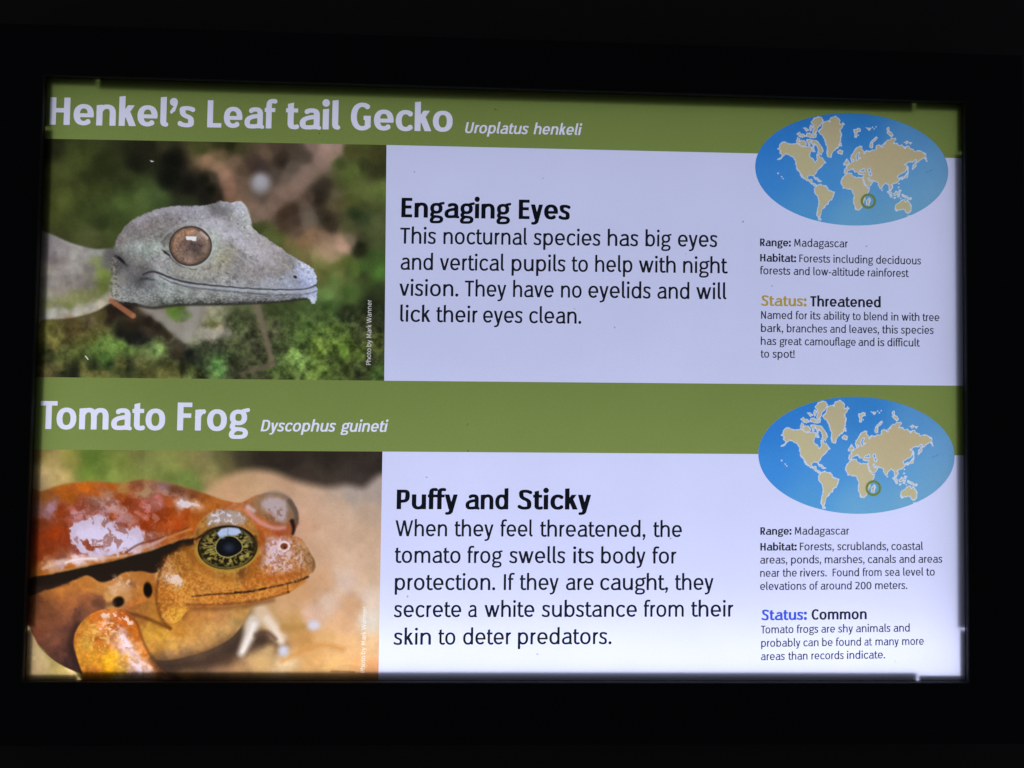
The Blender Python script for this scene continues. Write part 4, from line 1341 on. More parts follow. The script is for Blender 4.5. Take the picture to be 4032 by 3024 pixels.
    cv.stroke([(600, 1250), (680, 1300), (760, 1360), (830, 1415)], 18, 34, (142, 142, 138), 18, .8)
    cv.stroke([(880, 1250), (868, 1330), (842, 1410)], 34, 26, (148, 149, 148), 22, .65)
    cv.stroke([(850, 1420), (950, 1400), (1060, 1398)], 30, 24, (160, 162, 153), 22, .6)
    cv.stroke([(850, 1300), (790, 1320), (740, 1290)], 18, 16, (92, 132, 56), 14, .5)
    cv.stroke([(1215, 1240), (1250, 1360), (1275, 1450), (1305, 1570)], 20, 13, (120, 110, 96), 13, .8)
    cv.stroke([(1305, 1560), (1240, 1590), (1130, 1620)], 13, 9, (102, 92, 80), 11, .8)
    cv.c = 255 * (np.clip(cv.c, 0, 255) / 255) ** 1.10
    lum = cv.c.mean(-1, keepdims=True)
    cv.c = (lum + (cv.c - lum) * .84) * np.array((1.03, 1.0, .96))
    # --- body behind the head
    body = [(0, 815), (60, 845), (110, 864), (200, 905), (330, 940), (440, 942), (500, 990), (480, 1120), (445, 1215), (405, 1245), (330, 1285), (200, 1318), (60, 1325), (0, 1330)]
    bc = tri("""100,600:150,145,132 250,550:135,125,118 60,250:165,158,145 200,250:142,134,130 350,220:152,147,142 300,150:132,124,122 150,130:120,112,112 450,250:147,142,137 300,420:126,119,116 500,400:121,113,111 600,250:111,105,101 600,450:113,107,99 120,420:130,124,120 700,50:142,142,140 400,40:152,148,144
        850,100:95,92,92 820,200:100,98,94 700,150:118,124,82 780,280:110,124,64 830,380:98,111,54 800,480:90,98,50 700,560:106,112,68 550,620:116,120,75 400,640:122,125,82 250,650:126,128,88 100,680:126,128,88 350,700:106,110,66 600,580:110,109,75 150,820:168,168,162 300,800:163,160,152 450,780:158,154,147 600,740:163,157,147
        750,680:172,164,147 550,860:140,132,108 350,880:135,115,88 200,870:140,130,115 680,870:140,138,130 870,600:152,147,132 850,720:150,140,118 100,-60:128,122,124 300,0:132,127,127 550,60:130,127,124""", 41.5, 940.4, .43764)
    n1, n2 = fbm(X, Y, 24, 3, 31) - .5, fbm(X, Y, 60, 3, 32) - .5
    cv.X, cv.Y = X + wx * .35, Y + wy * .35
    bcol = cv.field(bc, 20, 2)
    cv.X, cv.Y = X, Y
    cv.shape(body, bcol * (1 + n1 * .16 + n2 * .26)[..., None], 9)
    cv.stroke([(425, 955), (445, 1030)], 22, 12, (84, 82, 82), 16, .5)
    # --- head
    wob = ((fbm(X, Y, 14, 2, 41) - .5) * 12, (fbm(X, Y, 14, 2, 42) - .5) * 12)
    head = [(440, 1210), (430, 1150), (437, 1060), (440, 980), (455, 890), (500, 820), (570, 770), (660, 730), (760, 710), (870, 707), (940, 702), (990, 690), (1020, 681), (1070, 688), (1130, 683), (1160, 712), (1184, 775), (1190, 822),
            (1230, 856), (1320, 915), (1400, 972), (1470, 1015), (1510, 1036), (1536, 1075), (1546, 1110), (1541, 1140), (1548, 1172), (1538, 1235), (1516, 1238), (1503, 1210), (1430, 1216), (1330, 1228), (1200, 1236), (1050, 1242), (900, 1242), (800, 1246), (700, 1256), (655, 1266), (600, 1246), (520, 1232), (460, 1228)]
    hp = tri("""150,450:125,118,118 230,330:122,116,118 330,240:138,132,138 480,170:150,146,154 650,150:152,148,156 800,150:140,136,146 900,180:150,148,156 620,260:128,122,124 480,300:120,113,112 380,350:125,118,118 300,400:118,112,112 550,330:138,134,134 560,430:105,104,100 480,520:165,172,165 420,580:130,140,132
        300,520:165,172,168 250,560:130,135,132 180,560:140,142,138 200,640:110,108,108 130,640:60,58,60 160,700:70,68,70 250,720:108,105,106 320,650:122,122,118 450,640:150,148,150 550,690:150,148,150 350,740:95,92,92 250,800:100,98,100 180,780:118,116,114 100,850:125,122,116 100,980:138,136,128 200,950:120,122,122
        330,850:70,68,70 420,880:130,134,136 520,830:160,165,165 620,900:165,172,170 740,960:150,156,152 600,1000:140,146,142 400,980:132,136,136 300,1020:120,122,120 450,1060:105,106,100 560,1085:66,66,60 700,1062:70,70,64 900,1000:150,152,150 900,1058:66,66,60 1100,1000:145,147,146 1100,1056:56,54,49 1300,1005:140,141,142 1300,1052:58,56,54
        1500,1000:132,134,137 1500,1040:52,51,48 1700,1005:108,109,108 1850,1012:80,80,80 700,760:150,148,142 800,780:158,156,148 900,790:160,158,150 1000,740:152,148,140 1100,720:140,136,130 1050,620:165,168,155 1120,650:150,145,122 1100,540:150,150,138 1200,560:135,130,118 1300,650:140,136,134 1250,740:140,136,136
        1400,750:148,142,142 1500,800:145,140,142 1600,850:150,150,160 1750,860:150,154,170 1650,760:135,130,126 1750,700:140,134,130 1600,660:155,148,146 1500,620:165,160,166 1400,560:170,166,172 1300,480:174,170,180 1500,500:167,162,164 1600,580:165,158,162 1420,430:162,158,162 1280,380:167,164,172 1150,400:177,174,184
        1080,330:180,178,190 1000,260:174,172,184 1100,260:165,162,168 1180,300:155,152,155 1250,280:150,148,150 1050,150:106,104,106 1120,180:124,121,124 1150,110:160,158,166 1230,120:180,180,192 1280,150:188,189,201 1320,250:182,184,187 1370,280:172,174,170 1200,220:148,145,146 960,220:160,157,162 1050,420:175,180,172
        1040,520:170,175,168 1900,720:182,188,218 1960,760:188,197,232 1900,800:174,180,210 1990,850:180,188,225 1920,880:150,158,190 1850,900:148,154,180 1880,700:167,170,192 1800,680:140,136,138 1820,850:150,152,165 2000,950:172,180,217 1900,960:167,174,207 1000,880:140,140,140 1200,900:150,152,156 1500,940:150,154,164
        1700,955:158,164,182 1300,960:150,152,154 700,840:110,110,108 800,870:128,130,128 1990,1040:176,184,205""", 401.0, 636.1, .5627)
    cv.X, cv.Y = X + wob[0] * .7, Y + wob[1] * .7
    hc = cv.field(hp, 24, 2)
    cv.X, cv.Y = X, Y
    gr, md, pt = fbm(X, Y, 8, 2, 51) - .5, fbm(X, Y, 26, 3, 52) - .5, fbm(X, Y, 80, 3, 53) - .5
    hcol = hc * (1 + gr * .26 + md * .20 + pt * .13)[..., None]
    spk = smooth(.60, .76, fbm(X * .9, Y * 1.1, 15, 2, 54)) * (.3 + .5 * smooth(-.1, .2, pt))
    hcol = hcol * (1 - spk * .26)[..., None]
    lit = smooth(.60, .75, fbm(X, Y, 13, 2, 57))[..., None] * .09
    hcol = hcol * (1 + lit)
    # the head is sharp, the back of it runs softly into the neck
    dh = sdf(spline(head), X + wob[0], Y + wob[1], 120)
    fe = 3.0 + 26 * smooth(520, 430, X) * smooth(900, 960, Y)
    cv.mix(smooth(fe, -fe, dh), hcol)
    inside = smooth(2, -6, dh)
    # shaded underside
    cv.stroke([(470, 1236), (560, 1246), (655, 1262), (800, 1246), (1000, 1243), (1200, 1236), (1350, 1226), (1490, 1211)], 7, 6, (40, 38, 37), 9, .8)
    cv.shape([(1010, 720), (1070, 706), (1095, 730), (1060, 760), (1000, 765), (960, 745)], (108, 106, 108), 22, True, .55)
    cv.stroke([(1130, 690), (1165, 735), (1178, 790), (1184, 826)], 10, 10, (184, 186, 186), 9, .6)
    cv.stroke([(1000, 800), (1090, 842), (1150, 900), (1260, 975), (1340, 1040)], 26, 12, (178, 175, 184), 26, .45)
    cv.stroke([(560, 790), (680, 742), (800, 724), (900, 722)], 12, 12, (160, 157, 166), 16, .5)
    cv.stroke([(480, 1000), (560, 1100), (640, 1140)], 30, 20, (92, 90, 91), 36, .45)
    fringe = smooth(40, 8, line_dist(np.array([(448, 1010), (440, 1090), (446, 1170), (452, 1225)]), X, Y, 60)[0])
    cv.mix(fringe * smooth(.46, .62, fbm(X, Y, 13, 3, 63)) * .6, (152, 150, 143))
    cv.mix(fringe * smooth(.48, .38, fbm(X, Y, 13, 3, 64)) * .5, (70, 67, 64))
    # wrinkles and ridges
    W = (fbm(X, Y, 30, 2, 58) - .5) * 12
    cv.Y = Y + W
    cv.stroke([(985, 835), (1020, 905), (1080, 950), (1160, 1010), (1200, 1040)], 9, 4, (176, 175, 180), 10, .5)
    cv.stroke([(1010, 985), (1000, 1030), (960, 1060)], 8, 5, (160, 156, 134), 9, .5)
    cv.stroke([(690, 900), (735, 852), (800, 812), (880, 798), (960, 815), (1000, 850)], 5, 6, (166, 168, 164), 7, .55)
    cv.stroke([(700, 905), (722, 880), (745, 860)], 7, 3, (78, 76, 74), 8, .5)
    cv.stroke([(705, 945), (735, 968), (770, 1010), (825, 1040), (890, 1050)], 5, 2, (66, 64, 64), 6, .65)
    cv.stroke([(718, 955), (745, 975)], 7, 3, (26, 25, 26), 5, .85)
    cv.stroke([(450, 985), (480, 1002), (512, 1030)], 9, 3, (40, 38, 40), 8, .7)
    cv.stroke([(466, 992), (498, 1014)], 7, 4, (22, 21, 23), 5, .85)
    cv.stroke([(590, 1108), (625, 1102), (660, 1110)], 8, 3, (44, 44, 46), 8, .7)
    for k in range(4):
        cv.stroke([(570 + 26 * k, 1034 + 6 * k), (610 + 26 * k, 1052 + 9 * k), (650 + 32 * k, 1052 + 15 * k)], 2.5, 1, (82, 84, 84), 5, .35)
    for k in range(4):
        cv.stroke([(640 + 18 * k, 1100 + 14 * k), (700 + 20 * k, 1118 + 16 * k), (780 + 20 * k, 1150 + 12 * k)], 3, 2, (104, 108, 108), 6, .35)
    # lips
    cv.Y = Y + W * .4
    cv.stroke([(600, 1080), (640, 1067), (690, 1072), (740, 1094), (800, 1113), (880, 1128), (1000, 1142), (1150, 1155), (1300, 1162), (1420, 1163), (1500, 1156), (1541, 1138)], 5, 3.5, (46, 44, 46), 4.5, .92)
    cv.stroke([(720, 1102), (850, 1138), (1000, 1152), (1200, 1168), (1400, 1174), (1530, 1164)], 5, 7, (166, 171, 184), 5, .7)
    cv.stroke([(690, 1090), (760, 1124), (850, 1146), (980, 1164), (1150, 1180), (1300, 1190), (1420, 1192), (1500, 1184), (1545, 1170)], 2.5, 2.5, (76, 76, 82), 5, .7)
    cv.stroke([(760, 1096), (880, 1118), (1000, 1131), (1150, 1145), (1300, 1152), (1420, 1152), (1510, 1142)], 3, 4, (158, 160, 168), 4, .45)
    cv.Y = Y
    beads = smooth(.52, .70, fbm(X, Y * 1.5, 9, 1, 61)) * inside * smooth(1120, 1180, Y - (X - 700) * .02) * smooth(1256, 1222, Y)
    cv.mix(beads * .34, (182, 187, 190))
    cv.blob(1428, 1093, 17, 13, (20, 19, 20), .92, 25, .2)
    cv.stroke([(1412, 1076), (1436, 1074), (1450, 1086)], 3, 2, (120, 116, 112), 5, .5)
    cv.mix(smooth(.5, .7, fbm(X, Y, 8, 1, 66)) * smooth(26, 10, np.hypot((X - 1526) * 1.2, (Y - 1215) * .8)) * .7, (200, 210, 232))
    # --- eye
    ex, ey, rx, ry = 858.0, 925.0, 110.0, 103.0
    u, v = (X - ex) / rx, (Y - ey) / ry
    r = np.sqrt(u * u + v * v)
    cv.mix(smooth(1.22, 1.10, r) * smooth(.2, .9, u * .9 + v * .5 + .35) * .8, (170, 176, 176))
    cv.mix(smooth(1.09, 1.04, r) * .92, (50, 42, 39))
    iris = cv.field(tri("""800,370:170,122,94 650,500:152,113,90 700,600:138,106,88 830,510:84,66,62 980,480:150,117,100 800,650:142,112,94 720,420:164,122,96 900,400:166,134,116 900,640:116,91,76 960,560:130,102,86 780,580:122,95,84 900,520:100,78,72 760,480:118,90,80""", 401.0, 636.1, .5627), 16, 2)
    sp, sp2 = fbm(X, Y, 9, 2, 71) - .5, fbm(X, Y, 22, 2, 73) - .5
    cv.mix(smooth(1.02, .97, r), iris * (1 + sp * .50 + sp2 * .25)[..., None] * np.array((.94, 1.0, 1.04)))
    cv.mix(smooth(.80, 1.0, r) * smooth(1.03, .99, r) * .5, (58, 42, 36))
    for x, y in ((905, 918), (913, 926), (880, 950), (838, 950), (866, 912)):
        cv.blob(x, y, 10, 7, (46, 38, 36), .7)
    cv.shape([(832, 872), (890, 873), (889, 898), (868, 897), (862, 892), (836, 892)], (224, 222, 236), 3, False)
    cv.stroke([(915, 850), (935, 868), (948, 882)], 4, 8, (206, 182, 172), 5, .8)
    # --- stick and stray flecks
    cv.stroke([(425, 1222), (480, 1260), (545, 1305)], 13, 16, (146, 92, 66), 6, .9)
    cv.blob(545, 1305, 20, 18, (164, 112, 84), .7)
    cv.shape([(638, 459), (662, 463), (645, 468)], (225, 225, 225), 2.5, False)
    cv.stroke([(286, 1524), (300, 1542)], 2.4, 2.4, (230, 230, 226), 2.4)
    cv.c += (fbm(X, Y, 5, 2, 99)[..., None] - .5) * 10
    return cv.c


FK = (-1.3, 337.2, .87645)
F_GROUND = tri("""120,90:135,120,70 200,130:180,160,105 150,200:205,180,130 250,220:200,175,120 120,280:185,160,120 300,130:150,145,75 420,110:98,120,52 500,180:118,138,66 400,200:125,145,65 620,140:130,140,70 700,90:125,125,75 580,200:150,160,85 800,110:140,145,85 900,170:155,160,90 1000,140:145,140,85 1000,230:122,142,74
    1100,110:150,140,95 1150,180:155,150,95 1200,110:110,110,70 1250,150:115,105,70 1320,110:72,66,52 1450,110:62,54,46 1650,110:58,50,44 1850,130:62,54,48 2050,150:66,58,52 2150,180:62,54,48 1700,200:75,64,56 1850,240:82,70,62 2000,250:78,68,62 2150,270:72,64,60 1050,270:124,140,76 900,220:116,130,70 1150,240:165,140,100 80,330:175,150,115""", *FK)
F_LEAF = tri("""1200,260:200,165,125 1350,200:200,165,130 1500,230:205,170,138 1250,310:205,165,130 1600,260:195,160,132 1700,300:205,172,145 1800,310:200,172,150 1900,300:190,170,155 2000,310:182,168,160 2130,330:175,160,152 1750,400:210,175,150 1900,420:205,175,152 2100,430:195,170,150 1720,520:205,165,138 1850,560:208,175,150
    2050,570:205,175,150 1800,700:205,168,140 1950,700:212,182,158 2120,720:210,180,155 1820,850:200,160,125 1950,850:215,190,175 2100,820:210,180,155 1700,920:198,155,115 1850,980:212,185,168 1750,1050:205,172,155 2000,1000:200,160,125 2100,950:215,195,180 2100,1080:205,195,185 1950,1100:205,165,130 1600,1000:200,160,120
    1650,1080:190,150,95 1700,1200:185,140,85 1850,1200:205,165,115 2000,1250:210,170,125 2100,1250:215,180,140 1750,1320:205,160,105 1900,1370:215,175,120 2050,1350:215,165,115 2100,1400:205,150,105 1500,1250:205,175,125 1450,1350:200,165,115 1300,1400:185,145,105 1600,1350:215,190,155 1650,1420:200,160,110 1200,1390:160,125,95
    1100,1340:120,95,75 1000,1350:80,65,58 950,1320:62,52,48 1150,1290:90,72,60 1250,1240:72,60,54 1300,1190:70,58,52 1400,1150:150,120,80 1450,1100:165,140,95 1250,1320:125,98,70 1000,1400:170,130,85 1450,1190:80,62,55 1540,1240:120,90,65 1500,1060:185,150,105""", *FK)
F_BACK = tri("""150,340:165,110,60 250,300:190,120,50 400,270:205,125,45 550,265:195,115,48 620,290:190,150,95 700,260:160,105,75 800,290:165,125,105 870,270:160,130,130 950,300:140,95,75 1050,320:150,95,60 300,340:185,115,45 450,320:190,115,55 520,340:195,150,125 600,340:175,100,50 760,300:190,155,120 130,400:160,120,105 180,420:185,150,165
    150,450:170,130,130 130,500:155,85,50 250,440:160,85,45 350,400:165,95,75 450,380:160,125,115 560,400:190,145,140 640,380:165,90,50 700,400:190,110,85 760,410:200,130,125 830,390:200,135,135 900,370:195,115,65 980,390:225,205,205 1060,390:215,170,135 1100,350:180,115,60 1150,400:195,130,65 900,440:185,100,40 1000,440:190,100,40
    1050,480:195,120,50 820,460:180,90,45 750,500:175,85,35 850,530:190,100,45 950,520:185,95,40 700,460:195,130,110 620,440:175,85,40 560,450:190,100,55 500,440:175,130,130 430,440:190,150,150 330,440:200,145,150 650,500:185,115,95 600,500:200,160,170 130,600:160,80,42 200,560:175,85,35 250,620:165,85,50 180,660:165,85,45
    270,560:165,85,40 120,700:165,85,45 230,690:165,105,75 350,670:170,100,85 250,740:215,190,195 350,715:235,220,230 450,710:225,205,215 180,760:215,175,145 130,800:190,125,60 300,760:195,125,55 450,740:195,125,55 600,720:195,125,55 750,680:190,125,65 700,650:215,195,205 800,600:205,165,170 850,570:190,130,100 950,560:190,115,70
    780,640:195,160,150 900,600:205,140,85 1000,560:200,130,65 600,680:190,125,75 880,640:195,120,50 1000,610:150,75,30 320,560:170,95,70 400,500:180,120,110""", *FK)
F_FLANK = tri("""100,960:120,75,45 150,920:170,110,55 250,900:185,120,60 400,880:190,125,60 500,890:195,135,70 560,900:215,175,135 620,870:205,165,125 640,820:195,130,65 700,810:190,125,60 560,850:190,125,70 660,860:150,95,65 700,900:195,130,60 640,930:195,145,90 780,820:185,120,55 820,900:175,110,45 800,980:180,115,50 700,980:190,120,55
    650,1010:180,110,60 750,1040:165,100,50 400,980:150,95,65 480,980:120,75,55 300,980:175,110,65 150,1000:150,95,60 250,1080:150,95,65 120,1080:145,90,60 350,1040:115,75,60 200,1180:140,90,70 120,1150:135,82,60 300,1150:105,70,60 150,1250:120,78,60 250,1280:105,68,58 300,1350:75,52,50 330,1270:70,48,46 200,1320:105,70,60 550,960:200,150,85""", *FK)
F_HEAD = tri("""870,760:190,140,90 930,740:170,115,50 900,820:205,160,120 960,870:210,160,90 870,900:195,125,50 850,1000:180,115,45 900,1050:205,150,60 950,1060:215,165,65 870,1080:195,140,65 920,960:185,120,50 1000,900:200,135,55 1000,780:185,125,55 970,720:190,135,60 1030,700:195,140,65 1050,760:190,130,55 1000,840:195,130,55 1100,830:190,125,55
    1150,870:195,130,60 1250,850:195,130,55 1100,900:195,135,65 1200,800:190,150,75 1280,810:200,165,85 1330,800:120,85,55 1380,850:190,120,50 1450,830:195,125,50 1500,800:200,120,50 1600,830:190,115,50 1400,780:185,115,45 1430,720:185,115,45 1470,680:195,145,120 1500,610:195,150,130 1550,690:195,155,140 1520,740:195,150,130 1600,760:195,150,120
    1650,700:190,140,105 1680,640:190,150,110 1640,600:180,115,65 1700,680:170,125,80 1740,720:140,105,75 1730,770:165,120,80 1680,800:185,120,65 1480,560:185,105,50 1560,560:170,85,45 1600,540:165,90,55 1650,590:175,110,60 1440,600:175,95,40 1430,520:195,110,55 1330,390:190,125,80 1250,380:185,115,65 1380,350:180,120,75
    1150,960:200,135,60 1300,960:195,130,55 1450,920:200,135,60 1600,880:195,130,60 1680,850:185,125,65 1000,960:200,140,65 1100,1000:175,110,55 1250,1000:165,105,55 1400,970:170,110,55 1430,350:165,125,95 1660,420:140,110,90""", *FK)
F_THROAT = tri("""950,1020:190,125,50 1000,1080:175,120,60 1100,1060:185,130,70 1200,1070:180,130,80 1300,1040:185,140,80 1250,1120:195,155,100 1150,1150:195,150,90 1050,1150:190,140,75 950,1150:185,130,55 850,1100:175,120,45 780,1150:190,145,60 850,1180:205,160,65 800,1230:185,135,65 900,1230:200,155,80 1000,1220:195,150,85 1100,1220:175,135,85
    1200,1180:165,130,85 900,1290:165,125,85 850,1310:130,100,75 1300,1100:160,130,85 720,1070:165,110,50 680,1050:160,105,55 1000,1270:145,112,80""", *FK)
F_LEG = tri("""350,1180:200,140,65 380,1120:205,150,70 450,1060:205,130,55 540,1030:205,140,80 620,1060:195,115,55 640,1100:190,115,50 500,1110:215,150,110 450,1150:210,160,80 560,1130:185,105,45 600,1160:205,170,160 560,1210:205,150,110 480,1200:190,125,55 400,1220:205,165,80 380,1300:205,150,65 430,1320:210,160,60 500,1280:200,145,60 550,1310:225,180,55
    530,1380:235,180,50 620,1240:210,175,165 660,1280:215,190,190 700,1250:205,150,95 720,1320:215,190,190 760,1370:220,190,180 680,1360:205,170,150 640,1330:205,160,90 600,1400:215,175,80 450,1390:205,140,65 750,1290:205,135,60 700,1180:190,120,50 680,1130:185,115,45 800,1350:185,125,70 850,1390:175,130,90 690,1400:190,165,150""", *FK)
F_CORNER = tri("""70,1200:210,180,140 100,1280:215,190,145 130,1220:195,165,110 200,1330:185,165,105 150,1350:215,190,140 250,1360:205,180,110 300,1385:250,225,160 340,1400:240,210,150 100,1380:215,185,140 230,1310:170,165,95 270,1400:225,195,130""", *FK)

def paint_frog(X, Y):
    cv = Canvas(X, Y)
    w1 = (fbm(X, Y, 60, 3, 103) - .5)
    w2 = (fbm(X, Y, 60, 3, 104) - .5)
    wf1, wf2 = fbm(X, Y, 22, 2, 105) - .5, fbm(X, Y, 22, 2, 106) - .5
    # --- blurred green and dark ground
    def warped(pts, soft, amp=1.0):
        ox, oy = cv.X, cv.Y
        cv.X, cv.Y = X + (w1 * 34 + wf1 * 26) * amp, Y + (w2 * 34 + wf2 * 26) * amp
        r = cv.field(pts, soft, 2)
        cv.X, cv.Y = ox, oy
        return r
    cv.c = warped(F_GROUND, 46, .5)
    cv.gain(1 + w1 * .22)
    # --- dry leaf
    leafc = warped(F_LEAF, 40, .6)
    leaf = [(880, 700), (950, 632), (1000, 580), (1080, 530), (1200, 494), (1330, 504), (1440, 548), (1560, 578), (1640, 585), (1720, 574), (1800, 588), (1960, 602), (1980, 1700), (700, 1700), (760, 1400), (900, 900)]
    cv.shape(leaf, leafc * (1 + w1 * .10 + (fbm(X, Y, 26, 3, 107) - .5) * .06 * smooth(1200, 1500, Y))[..., None], 34)
    cv.stroke([(1600, 1540), (1720, 1510), (1820, 1530)], 8, 8, (222, 178, 120), 8, .7)
    cv.stroke([(1380, 1500), (1560, 1420), (1700, 1440)], 10, 10, (190, 138, 78), 20, .6)
    cv.stroke([(1640, 1555), (1760, 1560)], 5, 4, (150, 100, 66), 6, .6)
    # --- shade under the belly and far foot
    cv.shape([(690, 1500), (850, 1500), (1000, 1460), (1120, 1400), (1200, 1330), (1290, 1370), (1350, 1400), (1290, 1420), (1150, 1470), (1080, 1520), (900, 1550), (760, 1560)], (66, 50, 42), 34, True, .75)
    cv.stroke([(1270, 1240), (1320, 1310), (1370, 1375)], 40, 34, (206, 182, 158), 22, .9)
    cv.stroke([(1300, 1280), (1345, 1340), (1375, 1400)], 16, 14, (216, 204, 196), 16, .7)
    cv.blob(1386, 1448, 46, 50, (186, 188, 208), .95, 0, .15)
    cv.stroke([(1225, 1300), (1205, 1370), (1165, 1460)], 42, 20, (200, 188, 178), 20, .92)
    cv.stroke([(1230, 1310), (1208, 1370), (1172, 1450)], 14, 8, (220, 214, 212), 14, .8)
    cv.stroke([(1390, 1330), (1460, 1328), (1530, 1315)], 20, 14, (172, 134, 78), 18, .85)
    cv.blob(1545, 1313, 56, 44, (196, 194, 212), .95, 0, .15)
    cv.stroke([(1245, 1365), (1300, 1352), (1345, 1385)], 14, 6, (92, 68, 56), 16, .7)
    cv.blob(1180, 1270, 40, 60, (120, 100, 70), .5, 20)
    # --- flank
    flank = [(40, 1060), (300, 1030), (600, 1000), (800, 960), (900, 1080), (960, 1240), (820, 1330), (700, 1340), (560, 1440), (420, 1590), (330, 1570), (200, 1520), (120, 1440), (40, 1330)]
    fc = warped(F_FLANK, 24)
    cv.shape(flank, fc * (1 + (fbm(X, Y, 24, 3, 111) - .5) * .22 + w2 * .15)[..., None], 6)
    # --- throat
    throat = [(560, 1240), (700, 1180), (900, 1180), (1200, 1200), (1205, 1240), (1170, 1310), (1110, 1380), (1000, 1440), (880, 1478), (770, 1498), (700, 1480), (650, 1400), (610, 1320)]
    tc = warped(F_THROAT, 26)
    cv.shape(throat, tc * (1 + (fbm(X, Y, 20, 3, 113) - .5) * .22)[..., None], 6)
    cv.stroke([(560, 1250), (640, 1268), (720, 1300), (790, 1330)], 9, 4, (92, 54, 28), 13, .65)
    cv.stroke([(840, 1180), (880, 1225), (860, 1280)], 6, 4, (128, 76, 34), 14, .5)
    # --- head
    head = [(700, 1010), (760, 950), (850, 880), (920, 800), (1000, 740), (1050, 660), (1150, 668), (1200, 650), (1240, 630), (1320, 615), (1400, 630), (1450, 685), (1467, 745), (1455, 805), (1436, 838), (1480, 858), (1520, 915), (1550, 978), (1546, 1022),
            (1510, 1058), (1482, 1092), (1420, 1142), (1330, 1170), (1230, 1196), (1100, 1208), (960, 1225), (880, 1240), (820, 1300), (745, 1290), (715, 1220), (720, 1120)]
    hc = warped(F_HEAD, 22)
    hn = fbm(X, Y, 13, 2, 121) - .5
    hm = fbm(X, Y, 40, 3, 122) - .5
    dhead = cv.shape(head, hc * (1 + hn * .20 + hm * .16)[..., None], 4, warp=(hn * 5, hm * 5))
    # --- far eye
    cv.shape([(1215, 700), (1250, 645), (1310, 620), (1385, 626), (1436, 680), (1440, 740), (1400, 790), (1330, 775), (1260, 745)], (150, 124, 96), 20, True, .6)
    cv.stroke([(1290, 625), (1350, 616), (1410, 640)], 10, 10, (142, 132, 124), 12, .6)
    cv.shape([(1275, 665), (1325, 640), (1385, 650), (1402, 700), (1385, 760), (1330, 745), (1290, 715)], (190, 176, 184), 20, True, .85, warp=(w1 * 40, w2 * 40))
    cv.mix(smooth(.52, .66, fbm(X, Y, 16, 2, 127)) * smooth(80, 30, np.hypot((X - 1335) / 1.1, (Y - 735) / .8)) * .55, (132, 92, 72))
    cv.stroke([(1418, 660), (1450, 715), (1458, 775)], 13, 8, (92, 84, 80), 12, .7)
    cv.stroke([(1432, 765), (1440, 800), (1436, 832)], 12, 7, (34, 30, 32), 8, .9)
    cv.stroke([(1195, 705), (1250, 762), (1330, 800), (1390, 800)], 12, 10, (210, 156, 152), 12, .8)
    cv.stroke([(1200, 690), (1230, 710)], 12, 10, (216, 190, 196), 10, .7)
    # --- back
    back = [(40, 640), (120, 605), (250, 566), (400, 556), (520, 566), (640, 546), (760, 560), (870, 588), (950, 612), (1050, 648), (1110, 680), (1010, 715), (940, 780), (905, 840), (800, 880), (700, 915), (600, 945), (450, 985), (300, 1008), (150, 1048), (40, 1082)]
    bcf = warped(F_BACK, 19)
    bm = fbm(X + w1 * 60, Y + w2 * 60, 46, 4, 131) - .5
    bcf = 255 * (np.clip(bcf, 0, 255) / 255) ** 1.22
    cv.shape(back, bcf * (1 + bm * .26 + hn * .12)[..., None], 9)
    cv.stroke([(40, 640), (120, 604), (250, 566), (400, 556), (520, 566), (640, 546), (760, 560), (870, 588), (950, 612)], 8, 10, (176, 140, 86), 18, .25)
    # wet gloss
    gx, gy = X + w1 * 46 + hn * 12, Y + w2 * 46 + hm * 12
    def gloss(pts, col, f, op):
        d = sdf(spline(pts), gx, gy, 60)
        cv.mix(smooth(f, -f, d) * op, col)
    rag = (fbm(X, Y, 16, 3, 133) - .5) * 34
    gx, gy = X + w1 * 40 + rag, Y + w2 * 40 + (fbm(X, Y, 16, 3, 134) - .5) * 34
    gloss([(268, 800), (330, 758), (420, 742), (470, 768), (540, 806), (600, 786), (628, 800), (655, 858), (610, 900), (556, 940), (480, 952), (400, 946), (310, 920), (270, 880), (258, 840)], (205, 192, 216), 7, .95)
    gloss([(300, 820), (400, 790), (520, 835), (620, 830), (600, 890), (540, 925), (430, 925), (360, 880)], (216, 206, 232), 20, .85)
    gloss([(322, 868), (350, 862), (375, 885), (428, 908), (424, 920), (370, 912), (345, 900)], (158, 82, 52), 5, .95)
    gloss([(380, 648), (450, 640), (520, 690), (600, 760), (560, 770), (480, 720), (400, 690)], (190, 158, 160), 14, .6)
    gloss([(270, 715), (360, 705), (420, 735), (330, 750), (280, 745)], (196, 150, 152), 9, .6)
    gloss([(650, 690), (720, 665), (760, 680), (700, 720)], (206, 150, 146), 9, .6)
    gloss([(830, 670), (880, 662), (935, 676), (930, 692), (870, 694)], (222, 208, 210), 6, .95)
    gloss([(700, 612), (770, 600), (830, 625), (760, 622)], (196, 160, 140), 12, .5)
    gloss([(590, 630), (640, 600), (690, 612), (640, 640)], (190, 158, 126), 12, .5)
    fl = fbm(X + w1 * 80, Y + w2 * 80, 34, 4, 135)
    zone = smooth(1, .4, np.hypot((X - 560) / 330, (Y - 730) / 110))
    cv.mix(smooth(.57, .65, fl) * zone * .42, (206, 164, 164))
    cv.mix(smooth(.47, .36, fl) * smooth(1, .5, np.hypot((X - 520) / 460, (Y - 780) / 190)) * .5, (132, 58, 26))
    dots = smooth(.62, .72, fbm(X, Y, 20, 3, 137)) * smooth(160, 20, np.hypot((X - 520) / 2.2, Y - 690))
    cv.mix(dots * .3, (206, 160, 150))
    # pale ridge and fold along the side
    cv.stroke([(120, 1015), (200, 985), (300, 966), (440, 960), (560, 945)], 9, 7, (216, 184, 168), 9, .7)
    cv.stroke([(240, 985), (300, 966), (400, 962)], 6, 5, (238, 224, 228), 6, .85)
